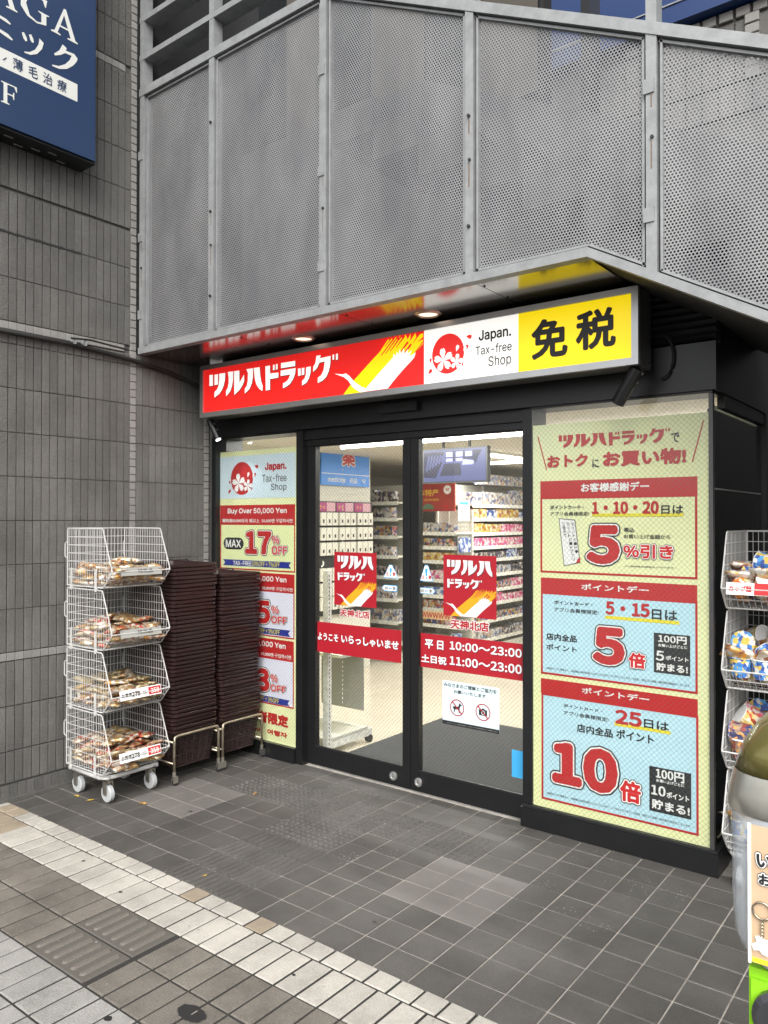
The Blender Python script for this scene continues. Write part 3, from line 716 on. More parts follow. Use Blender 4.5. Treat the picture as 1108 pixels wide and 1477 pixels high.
for i, (d2, w, h, cy, cz) in enumerate(cand):
    if i < 298: putpart('tile', wtile(w, h), None, wall, (.1, cy-2.5, cz))
    else: far.cbox(XW-.010, XW+.002, cy-w/2+.0022, cy+w/2-.0022, cz-h/2+.0015, cz+h/2-.0015, .0022, 'x+')
o = far.build('tiles', MT['wall_tile'], wall); tag(o, kind='stuff')
# base course, set back
bc = tm = None
mb_ = MB().cbox(-.010, -.003, -.0475/2, .0475/2, .004, .088, .002, 'x+').mesh('base_tile'); mb_.materials.append(MT['wall_tile'])
yy = 1.9
while yy < 3.5: putpart('base_tile', mb_, None, wall, (.1, yy-2.5, 0)); yy += .0497
# pale bands and pale brick columns
pb = MB().cbox(-.010, .0035, -.0475/2, .0475/2, -.0215, .0215, .002, 'x+').mesh('band_tile'); pb.materials.append(MT['pale_tile'])
for bz0, bz1 in bands:
    yy = 2.895-.0248
    while yy > 2.0: putpart('band_tile', pb, None, wall, (.1, yy-2.5, (bz0+bz1)/2)); yy -= .0497
br = MB().cbox(-.010, .004, -.0205, .0205, -.0225, .0225, .002, 'x+').mesh('edge_brick'); br.materials.append(MT['pale_tile'])
for yc, zt in ((2.960, 4.97), (3.559, 2.64)):
    z = .13 if yc > 3 else .9
    while z < zt: putpart('edge_brick', br, None, wall, (.1, yc-2.5, z)); z += .0498
MB().box(XW-.2, XW+.001, 2.985, 3.6, 2.66, 6.0).build('recess_shade', MT['dark'], wall)  # solid dark panel; its colour stands for the shade inside an opening
b = MB()
for k in range(24): b.box(XW-.002, XW+.0045+.001*rnd.random(), 2.06+k*.022, 2.082+k*.022, 3.193+.002*rnd.random(), 3.203+.005*rnd.random())
b.build('stained_joint', MT['stain'], wall)

# black conduit along the wall and round behind the sign
cd = MB().tube(round_path([(XW+.022, 1.7, 2.634), (XW+.022, 2.55, 2.632), (XW+.024, 3.0, 2.60), (XW+.03, 3.25, 2.56), (XW+.06, 3.46, 2.50), (XW+.10, 3.55, 2.38)], .06), .015, 8)
o = cd.build('conduit', MT['conduit'], smooth=True); tag(o, 'black cable conduit running along the tiled wall and curving behind the red sign', 'conduit')
for yy in (2.53, 2.60): MB().box(XW+.004, XW+.05, yy-.006, yy+.006, 2.632, 2.668).build('clip', MT['galv'], o)
MB().tube([(XW+.05, 2.50, 2.66), (XW+.05, 2.62, 2.672), (XW+.04, 2.9, 2.66)], .006, 6).build('loose_cable', MT['conduit'], o)

# ================================================================== BLUE CLINIC SIGN (upper left)
cs = empty('clinic_sign', (-4.25, 2.1, 3.7), 'dark blue lightbox sign with white clinic lettering fixed to the tiled wall', 'sign')
MB().box(-4.335, -4.170, 1.62, 2.583, 3.693, 5.6).build('sign_case', MT['black'], cs)
XB = ('x', -4.155)
sheet('sign_face', (1.63, 3.706, 2.572, 5.59), XB, MT['bsign'], cs, th=.014)
bt = MB()
for k in range(7): bt.box(-4.30+.03*(k%3), -4.292+.03*(k%3), 1.9+.085*k, 1.95+.085*k, 3.689, 3.693)
bt.build('slots', MT['galv'], cs)
GL = {
 'A': [[(0,0),(.36,0),(.36,.04),(.25,.07),(.33,.30),(.66,.30),(.74,.07),(.62,.04),(.62,0),(1.02,0),(1.02,.04),(.93,.07),(.56,1),(.48,1),(.13,.09),(0,.04)], [(.355,.36),(.49,.77),(.635,.36)]],
 'G': [[(.98,.95),(.93,.68),(.90,.68),(.82,.86),(.60,.955),(.34,.87),(.19,.50),(.33,.14),(.60,.045),(.76,.09),(.76,.38),(.64,.42),(.64,.45),(1.05,.45),(1.05,.42),(.95,.39),(.95,.07),(.60,-.01),(.24,.07),(0,.32),(0,.70),(.27,.96),(.60,1.01),(.85,.95)]],
 'F': [[(0,0),(.52,0),(.52,.04),(.38,.07),(.38,.47),(.70,.47),(.76,.32),(.80,.32),(.80,.68),(.76,.68),(.70,.53),(.38,.53),(.38,.94),(.80,.94),(.93,.74),(.97,.74),(.95,1),(0,1),(0,.96),(.15,.93),(.15,.07),(0,.04)]],
 'ニ': [[(.06,.86),(.30,.92),(.70,.88),(.90,.76),(.86,.70),(.70,.72),(.30,.78)], [(0,.22),(.20,.27),(.75,.20),(1,.05),(.97,-.02),(.80,0),(.30,.10),(.05,.12)]],
 'ッ': [[(0,.84),(.10,.90),(.22,.72),(.25,.58),(.17,.53),(.08,.62)], [(.32,.90),(.42,.97),(.52,.82),(.55,.66),(.47,.61),(.39,.70)], [(.80,.98),(1.0,.86),(.92,.55),(.70,.22),(.40,.03),(.12,0),(.12,.05),(.36,.14),(.60,.36),(.76,.68)]],
 'ク': [[(.40,1.0),(.56,.93),(.53,.82),(.86,.86),(1.0,.74),(.96,.62),(.82,.40),(.58,.16),(.28,.02),(0,0),(0,.05),(.26,.12),(.50,.30),(.68,.54),(.76,.74),(.50,.72),(.32,.56),(.10,.44),(.08,.50),(.28,.72)]],
}
for e in T['BS']:
    s, r = e[0], e[1:5]
    if s == 'BANDW': sheet('white_band', r, XB, MT['bwhite'], cs, .0015)
    elif s in ('A', 'A2', 'G', 'F', 'ニ', 'ッ', 'ク'): shapes(GL[s[0]], r, XB, MT['bwhite'], cs, .0025, 'lettering')
    elif s != 'SIGN': text(s, r, XB, MT['bsign'], cs, .01, .003)

# ================================================================== CANOPY OF PERFORATED PANELS
YC = 3.0
posts = [-4.285, -3.60, -2.71, -1.822, -1.003, -.115, .77]
def ztop(x): return 4.36 if x < -2.68 else 4.36-.513*(x+2.68)
def zbot(x): return 2.652 if x < -1.262 else 2.652-.555*(x+1.262)
cn = empty('stair_canopy', (-2.5, 3.0, 2.6), 'grey perforated metal screen round the outside stair above the shop sign', 'canopy')
for k, (a, b_) in enumerate(zip(posts, posts[1:])):
    a2, b2 = a+.030, b_-.030
    xs = [a2]+[x for x in (-2.68, -1.262) if a2 < x < b2]+[b2]
    poly = [(x, zbot(x)+.045) for x in xs]+[(x, ztop(x)-.05) for x in reversed(xs)]
    MB().quad(*[(x, YC+.012, z) for x, z in poly]).build('perforated_panel', MT['perf'], cn)
    fr = MB()   # thin angle frame round the panel
    pts = poly+[poly[0]]
    for (x0, z0), (x1, z1) in zip(pts, pts[1:]):
        d = Vector((x1-x0, 0, z1-z0)).normalized(); nn = Vector((-d.z, 0, d.x))*.010
        p = [Vector((x0, 0, z0)), Vector((x1, 0, z1)), Vector((x1, 0, z1))+nn, Vector((x0, 0, z0))+nn]
        i = len(fr.v)
        for yy_ in (YC-.002-.0003*k, YC+.02): fr.v += [(q.x, yy_, q.z) for q in p]
        for f in ((0,1,2,3),(7,6,5,4),(0,4,5,1),(1,5,6,2),(2,6,7,3),(3,7,4,0)): fr.f.append(tuple(i+q for q in f))
    fr.build('panel_frame', MT['galv'], cn)
for k, x in enumerate(posts):
    z1 = 5.6
    w = .021
    po = MB().box(x-w, x+w, YC-.016, YC+.05, zbot(x)+.01, z1).build('post', MT['galv'], cn)
    for zz in (zbot(x)+.25, zbot(x)+.75, zbot(x)+1.28):
        if zz < ztop(x)-.1:
            if k % 2: MB().tube([(x, YC-.016, zz), (x, YC-.026, zz)], .008, 6).build('bolt', MT['stain'], po)
            else: MB().box(x-.03, x+.012, YC-.022, YC-.015, zz-.028, zz+.028).build('clip', MT['galv'], po)
    for q_, hh in ((.75, .07), (.55, .11)):
        if zbot(x)+q_ < ztop(x)-.15: MB().box(x-.004+.002*k % .006, x+.003, YC-.0168, YC-.0158, zbot(x)+q_-.012-hh, zbot(x)+q_-.012).build('rust_streak', MT['rust'], po)
    if zbot(x)+.55 < ztop(x)-.15: MB().tube([(x+.004, YC-.016, zbot(x)+.55), (x+.004, YC-.024, zbot(x)+.55)], .007, 6).build('bolt', MT['stain'], po)
def rail(pts, h, y0, y1, name='rail'):
    b = MB()
    for (x0, z0), (x1, z1) in zip(pts, pts[1:]):
        i = len(b.v)
        b.v += [(x0,y0,z0),(x1,y0,z1),(x1,y1,z1),(x0,y1,z0),(x0,y0,z0+h),(x1,y0,z1+h),(x1,y1,z1+h),(x0,y1,z0+h)]
        for f in ((3,2,1,0),(4,5,6,7),(0,1,5,4),(1,2,6,5),(2,3,7,6),(3,0,4,7)): b.f.append(tuple(i+q for q in f))
    return b.build(name, MT['galv'], cn)
rail([(XW+.025, 2.648), (-1.262, 2.648), (.8, 2.648-.555*2.062)], .040, YC-.022, YC+.03, 'bottom_rail')
rail([(XW+.025, 4.318), (-2.68, 4.318), (.8, 4.318-.513*3.48)], .05, YC-.020, YC+.06, 'top_rail')
for z in (4.55, 4.80, 5.05, 5.3): rail([(XW+.025, z), (-1.85, z)], .035, YC-.018, YC+.08, 'hand_rail')
# soffit: four polished sheets, gaps between
sx = [XW+.03, -3.45, -2.64, -1.81, -1.265]
for a, b_ in zip(sx, sx[1:]): MB().box(a+.002, b_-.002, YC+.03, 3.60, 2.651, 2.656).build('soffit_panel', MT['soffit'], cn)
for a in sx[1:4]:
    for yy in (3.08, 3.3): MB().tube([(a+.012, yy, 2.651), (a+.012, yy, 2.646)], .005, 6).build('rivet', MT['stain'], cn)
MB().box(XW+.03, -1.265, YC+.03, 3.9, 2.657, 2.75).build('slab', MT['dark'], cn)
MB().prism([(-1.265, 2.66), (1.6, 2.66-.555*2.865), (1.6, 2.80-.555*2.865), (-1.265, 2.80)], 'y', YC+.032, 4.4).build('stair_soffit', MT['dark'], cn)
st = MB()
for k in range(10): st.box(-2.7+.28*k, -2.42+.28*k, YC+.04, 3.85, 3.72-.155*k-.17, 3.72-.155*k)
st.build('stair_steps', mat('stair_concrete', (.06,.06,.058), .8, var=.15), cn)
# inner handrail and rear panel seen through the holes
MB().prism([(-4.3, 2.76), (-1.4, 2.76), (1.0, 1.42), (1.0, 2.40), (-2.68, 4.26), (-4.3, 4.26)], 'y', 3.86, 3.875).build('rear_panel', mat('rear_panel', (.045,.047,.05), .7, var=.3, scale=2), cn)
# downlights in the soffit
for (x, lab) in ((-3.161, 'left round downlight in the soffit above the red part of the sign'), (-2.272, 'right round downlight in the soffit above the blossom emblem')):
    L = empty('downlight', (x, 3.315, 2.65), lab, 'lamp', 'recessed downlights over the sign')
    rg = MB()
    for k in range(20):
        t0, t1 = 2*math.pi*k/20, 2*math.pi*(k+1)/20
        rg.quad(*[(x+r*math.cos(t), 3.315+r*math.sin(t), z) for r, t, z in ((.072,t0,2.650),(.072,t1,2.650),(.056,t1,2.641),(.056,t0,2.641))])
        rg.quad(*[(x+r*math.cos(t), 3.315+r*math.sin(t), z) for r, t, z in ((.056,t0,2.641),(.056,t1,2.641),(.050,t1,2.649),(.050,t0,2.649))])
    rg.build('trim_ring', MT['ring'], L)
    MB().quad(*[(x+.051*math.cos(2*math.pi*k/20), 3.315+.051*math.sin(2*math.pi*k/20), 2.6485) for k in range(20)]).build('lens', MT['lamp_glow'], L)

# ================================================================== WHAT STANDS BEHIND ABOVE THE CANOPY
up = empty('upper_facade', (-3, 4.0, 2.8), 'dark glazed upper storey behind the railings at the top left', 'building')
MB().box(-6, -1.95, 4.0, 4.1, 2.7, 6.5).build('wall', MT['dark'], up)
for k in range(3): MB().box(-4.25+.78*k, -3.53+.78*k, 3.97, 3.99, 4.0, 6.2).build('window', MT['darkglass'], up)
for k in range(3): MB().box(-4.25+.78*k+.30, -4.25+.78*k+.72, 3.962, 3.968, 4.0, 6.1).build('blind', mat('blind_%d' % k, (.075,.067,.055), .8), up)
bb = MB().box(-1.75, -1.70, 4.05, 4.2, 3, 6.5).build('drain_pipe', MT['black']); tag(bb, 'dark vertical pipe in front of the blue billboard', 'pipe')
hb = empty('billboard', (-2.5, 6, 5.38), 'plain deep blue billboard behind the stair rail at the top right', 'billboard')
MB().box(-5.5, .3, 6.0, 6.2, 5.38, 8).build('board', mat('billboard_blue', (.006,.03,.12), .4), hb)
MB().box(-5.5, .3, 5.99, 6.0, 5.52, 5.53).build('trim_line', MT['galv'], hb)
ob = empty('tiled_building', (-1, 6.5, 3), 'grey tiled building with white edge tiles under the blue billboard', 'building')
MB().box(-6, 3, 6.12, 6.3, 2.8, 5.378).build('wall', MT['wall_grout'], ob)
me = MB().cbox(-.055, .055, 6.1-.0, 6.12, -.11, .11, .004, 'y-').mesh('wall_panel'); me.materials.append(MT['wall_tile'])
mw = MB().cbox(-.048, .048, 6.09, 6.12, -.035, .035, .004, 'y-').mesh('edge_tile'); mw.materials.append(MT['pale_tile'])
for i in range(14):
    x = -2.2+i*.118
    w = putpart('edge_tile', mw, None, ob, (x+1, -6.5, 5.33-3))
    for j in range(3): putpart('wall_panel', me, None, ob, (x+1, -6.5, 5.16-3-.23*j))
for j in range(6): putpart('edge_tile', mw, None, ob, (-1.31+1, -6.515, 5.25-3-.08*j))

# ================================================================== STOREFRONT FRAME
sf = empty('storefront', (-2.6, 3.65, 0), 'black metal drugstore front with fascia, plinths, jambs and two display windows', 'shopfront')
K = MT['black']
def kb(name, *a, m=None): return MB().box(*a).build(name, m or K, sf)
kb('plinth', XW+.005, -3.532, 3.62, 3.80, -.01, .098)
kb('plinth', -1.898, -.930, 3.615, 3.80, -.01, .100)
kb('plinth_cap', -1.895, -.934, 3.625, 3.79, .1005, .112, m=MT['black_matte'])
kb('jamb', -3.532, -3.476, 3.638, 3.80, -.005, 2.16)
kb('jamb', -1.898, -1.842, 3.640, 3.80, .113, 2.16)
kb('jamb', XW+.005, -4.288, 3.605, 3.80, .1, 2.16)
kb('fascia', XW+.005, -.930, 3.610, 3.80, 2.162, 2.378)
kb('header', -3.475, -1.899, 3.655, 3.79, 2.098, 2.161)
kb('head_track', -3.474, -1.900, 3.672, 3.78, 2.060, 2.097)
kb('window_head', -4.287, -3.533, 3.625, 3.79, 2.146, 2.1615)
kb('window_side', -4.2875, -4.216, 3.640, 3.79, 2.062, 2.1455)
kb('inner_panel', -.992, -.975, 3.70, 4.61, .12, 2.09, m=MT['black_matte'])  # dark panel added behind the side glass to imitate a dark reflection
kb('window_head', -1.841, -.950, 3.625, 3.79, 2.150, 2.1615)
kb('upper_backing', XW+.005, -.935, 3.70, 3.80, 2.380, 2.66)
kb('corner_post', -.968, -.950, 3.632, 3.66, .113, 2.149, m=MT['alu_dark'])
for k in range(7): MB().prism([(3.645, 2.395+.034*k), (3.628, 2.412+.034*k), (3.645, 2.429+.034*k), (3.69, 2.429+.034*k), (3.69, 2.395+.034*k)], 'x', -2.2, -.935).build('ribbed_slat', MT['black_matte'], sf)
kb('door_guide', -3.474, -1.90, 3.69, 3.74, -.004, .004, m=MT['alu'])
kb('sensor_housing', -2.80, -2.53, 3.575, 3.609, 2.205, 2.255, m=MT['black_matte'])
# side return with dark glass towards the alley
kb('side_fascia', -.98, -.9305, 3.801, 5.2, 2.162, 2.66)
kb('side_plinth', -.98, -.934, 3.801, 4.75, -.01, .100)
kb('side_head', -.975, -.940, 3.802, 4.62, 2.10, 2.161)
kb('side_jamb', -.98, -.930, 4.62, 4.75, .101, 2.161)
MB().box(-.962, -.956, 3.661, 4.62, .113, 2.10).build('side_glass', MT['glass_dark'], sf)
MB().box(-.9615, -.955, 3.662, 4.60, 1.72, 1.726).build('film_edge', MT['greypanel'], sf)
MB().box(-.9, 3, 5.2, 5.4, -.1, 3.2).build('alley_wall', MT['dark'], sf)

def wires(rect, plane, pitch, parent, w=.0012, m=None):
    u0, z0, u1, z1 = rect; b = MB(); W_, H_ = u1-u0, z1-z0; Y = plane[1]
    for sgn in (1, -1):
        c = -H_
        while c < W_+H_:
            # line u = c + t (t = height) from the bottom edge
            a0, a1 = (c, c+H_) if sgn > 0 else (c+0, c-H_)
            pts = []
            t0, t1 = 0.0, H_
            if sgn > 0: t0 = max(t0, -c); t1 = min(t1, W_-c)
            else: t0 = max(t0, c-W_); t1 = min(t1, c)
            if t1-t0 > .004:
                x0 = u0+c+sgn*t0; x1 = u0+c+sgn*t1
                b.quad((x0-w/2, Y, z0+t0), (x0+w/2, Y, z0+t0), (x1+w/2, Y, z0+t1), (x1-w/2, Y, z0+t1))
            c += pitch
    o = b.build('wire_mesh', m or MT['wire'], parent); return o

# display windows: glass, wire mesh and poster behind it
for (u0, u1) in ((-4.287, -3.533), (-1.841, -.969)):
    MB().box(u0, u1, 3.633, 3.637, .113 if u0 > -2 else .099, 2.149 if u0 > -2 else 2.145).build('window_glass', MT['glass'], sf)
    wires((u0+.001, .115, u1-.001, 2.144), ('y', 3.6385), .0255, sf)

def border(rect, th, plane, m, parent, d=.001):
    u0, z0, u1, z1 = rect; p = shift(plane, d)[1]; b = MB()
    for r in ((u0, z0, u0+th, z1), (u1-th, z0, u1, z1), (u0+th, z0, u1-th, z0+th), (u0+th, z1-th, u1-th, z1)): b.box(r[0], r[2], p, p+.0008, r[1], r[3])
    return b.build('border', m, parent)

# ---- right poster
PP = ('y', 3.645)
pr = empty('poster', (-1.4, 3.645, .11), 'tall pale green poster with red headings and a big 10, right of the doors', 'poster')
sheet('paper', (-1.84, .114, -.970, 2.068), PP, MT['p_green'], pr, -.001, .001)
BIG = [(.055, MT['p_blk']), (.035, MT['p_white']), (.008, MT['p_red'])]
BIG_R = [(.075, MT['p_blk']), (.05, MT['p_white']), (.012, MT['p_red'])]
colm = {'k': (MT['p_blk'], .030), 'r': (MT['p_red'], .05), 'w': (MT['p_white'], .035), 'g': (MT['p_grey'], .012), 'y': (MT['p_yel'], .012)}
def do_poster(items, plane, root, light):
    for e in items:
        s, r = e[0], e[1:5]; kind = e[5] if len(e) > 5 else None
        if s == 'LOGO': shapes(LOGO_SHAPES, r, plane, MT['p_red'], root, .002)
        elif s == 'BAND': sheet('heading_band', r, plane, MT['p_red'], root, .0010)
        elif s == 'BOX': border(r, .010, plane, MT['p_red'], root, .0011)
        elif s == 'BLUE': sheet('blue_field', r, plane, MT['p_blue'], root, .0003); border(r, .010, plane, MT['p_red'], root, .0012)
        elif s in ('BOXY', 'BOXL'): sheet('field', r, plane, MT['p_cream' if s == 'BOXY' else 'p_lav'], root, .0003); border(r, .009, plane, MT['p_red'], root, .0012)
        elif s == 'PALE': sheet('field', r, plane, MT['p_pale'], root, .0004)
        elif s == 'UNDER': sheet('underline', r, plane, MT['p_yel'], root, .0014)
        elif s == 'BLACK': sheet('black_field', r, plane, MT['p_blk'], root, .0014)
        elif s == 'PILL':
            u0, z0, u1, z1 = r; h = (z1-z0)/2; q = [(u1-h+h*math.cos(t), z0+h+h*math.sin(t)) for t in [-math.pi/2+math.pi*k/8 for k in range(9)]]+[(u0+h+h*math.cos(t), z0+h+h*math.sin(t)) for t in [math.pi/2+math.pi*k/8 for k in range(9)]]
            shapes([q], r, plane, MT['p_blk'], root, .0014, 'pill')
        elif s == 'RIB':
            u0, z0, u1, z1 = r; n_ = (z1-z0)/2
            shapes([[(u0, z0), (u1, z0), (u1-n_, z0+n_), (u1, z1), (u0, z1), (u0+n_, z0+n_)]], r, plane, MT['p_navy'], root, .0016, 'ribbon')
        elif s == 'SAK': sakura(r, plane, MT['p_red'], MT['p_white'], root)
        elif kind == 'big':
            L = [(.128, MT['p_blk']), (.098, MT['p_white']), (.068, MT['p_red'])]
            outlined(s, r, plane, root, L, .0022)
        elif kind == 'out': outlined(s, r, plane, root, [(.12, MT['p_blk']), (.085, MT['p_white']), (.038, MT['p_red'])], .0055)
        elif kind:
            m, off = colm[kind]
            if len(s) > 20 or (not s.isascii() and len(s) > 8 and kind == 'k'): off = .0 if len(s) > 30 else .015
            if s in ('おトク', 'お買い物!', '1・10・20', '5・15', '25', '訪日旅行者限定'): off = .055
            text(s, r, plane, m, root, off, .0024)
do_poster(T['PR'], PP, pr, None)
# slip of paper printed on the poster, with vertical lettering
slip = [(-1.693, 1.585), (-1.612, 1.578), (-1.585, 1.372), (-1.665, 1.352)]
shapes([[(x-.004 if i in (0,3) else x+.004, z+(.004 if i < 2 else -.004)) for i, (x, z) in enumerate(slip)]], (-1.697, 1.348, -1.581, 1.589), PP, MT['p_grey'], pr, .0014, 'slip_edge')
shapes([slip], (-1.693, 1.352, -1.585, 1.585), PP, MT['p_white'], pr, .0020, 'slip')
for k, col in enumerate(('ポイントカード・', 'ポイントカードアプリ', 'ご提示で')):
    for j, ch in enumerate(col):
        x = -1.622-.024*k+.0030*j; z = 1.560-.0195*j
        text(ch, (x-.008, z-.008, x+.008, z+.008), PP, MT['p_blk'], pr, .01, .0026, rot=.13)
shapes([[(-1.598, 1.372), (-1.585, 1.372), (-1.585, 1.392), (-1.592, 1.386)]], (-1.604, 1.368, -1.582, 1.396), PP, MT['p_red'], pr, .0026, 'curl')
for pts in (((-1.812, 2.01), (-1.762, 1.835)), ((-1.042, 1.845), (-.993, 2.03))):
    (x0, z0), (x1, z1) = pts
    p = [(x0-.003, z0), (x0+.003, z0), (x1+.003, z1), (x1-.003, z1)]
    xs = [q[0] for q in p]; zs = [q[1] for q in p]
    shapes([p], (min(xs), min(zs), max(xs), max(zs)), PP, MT['p_red'], pr, .0014, 'accent_line')

# ---- left poster
pl = empty('poster', (-3.9, 3.645, .1), 'pale green tax-free poster partly behind the stacked baskets, reading MAX 17% OFF', 'poster')
sheet('paper', (-4.286, .100, -3.534, 2.058), PP, MT['p_green'], pl, -.001, .001)
do_poster(T['PL'], PP, pl, None)

# ================================================================== SLIDING DOORS
DP = ('y', 3.7035)
def door(x0, x1, gx0, gx1, lockx, label):
    d = empty('sliding_door', ((x0+x1)/2, 3.7, 0), label, 'door', 'sliding glass entrance doors')
    for a, b_ in ((x0, gx0), (gx1, x1)): MB().box(a, b_, 3.684, 3.725, .008, 2.10).build('stile', K, d)
    MB().box(gx0, gx1, 3.686, 3.723, .008, .122).build('bottom_rail', K, d)
    MB().box(gx0, gx1, 3.686, 3.723, 2.052, 2.098).build('top_rail', K, d)
    MB().box(gx0, gx1, 3.6845, 3.690, .123, .133).build('glazing_bead', MT['black_matte'], d)
    MB().box(gx0, gx1, 3.706, 3.710, .126, 2.050).build('glass_pane', MT['glass'], d)
    wires((gx0, .13, gx1, 2.05), ('y', 3.7055), .0255, d, .0013)
    lk = MB()
    n_ = 20
    for (r0, y0, r1, y1) in ((.027, 3.6835, .025, 3.675), (.025, 3.675, .016, 3.673), (.016, 3.673, .013, 3.678), (.013, 3.678, .0, 3.677)):
        for k in range(n_):
            t0, t1 = 2*math.pi*k/n_, 2*math.pi*(k+1)/n_
            lk.quad(*[(lockx+r*math.cos(t), y, .062+r*math.sin(t)) for r, y, t in ((r0,y0,t0),(r0,y0,t1),(r1,y1,t1),(r1,y1,t0))])
    MB_ = lk.build('lock', MT['alu'], d, True)
    return d
dl = door(-3.474, -2.650, -3.403, -2.706, -2.772, 'left sliding glass door with a red welcome strip in its pane')
dr = door(-2.647, -1.899, -2.590, -1.906, -2.590+.0, 'right sliding glass door with opening hours and no-dogs notice in its pane')
def crane(rect, plane, root, yel, d=.0018):
    sl = []
    rs = random.Random(4)
    for k in range(13):       # ragged dry-brush gaps at the tip of the stroke
        t = k/12; x = .60+.40*t; y = 1.0-.50*t*t*(1 if k > 6 else .35); L_ = rs.uniform(.12, .26); w_ = rs.uniform(.010, .018)
        if k > 8: x = 1.0; y = .92-.13*(k-8)
        sl.append([(x+w_, y-.0), (x-.0, y+.03), (x-L_*.62, y-L_*1.25), (x-L_*.60+w_*.3, y-L_*1.28)])
    u0, z0, u1, z1 = rect
    for q_ in sl:
        q = [(u0+min(x, 1)*(u1-u0), z0+min(y, 1)*(z1-z0)) for x, y in q_]; me = shape_mesh([q]); b = bounds(me)
        link_mesh('brush_gap', place(me, b, b, shift(plane, d+.0004)), MT['p_dred'] if yel is MT['orange'] else MT['s_red'], root)
    for k, (p, m) in enumerate(zip(CRANE, (yel, MT['silver'] if yel is MT['orange'] else MT['s_white']))):
        u0, z0, u1, z1 = rect
        q = [(u0+x*(u1-u0), z0+z*(z1-z0)) for x, z in p]; me = shape_mesh([q]); b = bounds(me)
        link_mesh('brush_mark' if k == 0 else 'crane', place(me, b, b, shift(plane, d+.0006*k)), m, root)
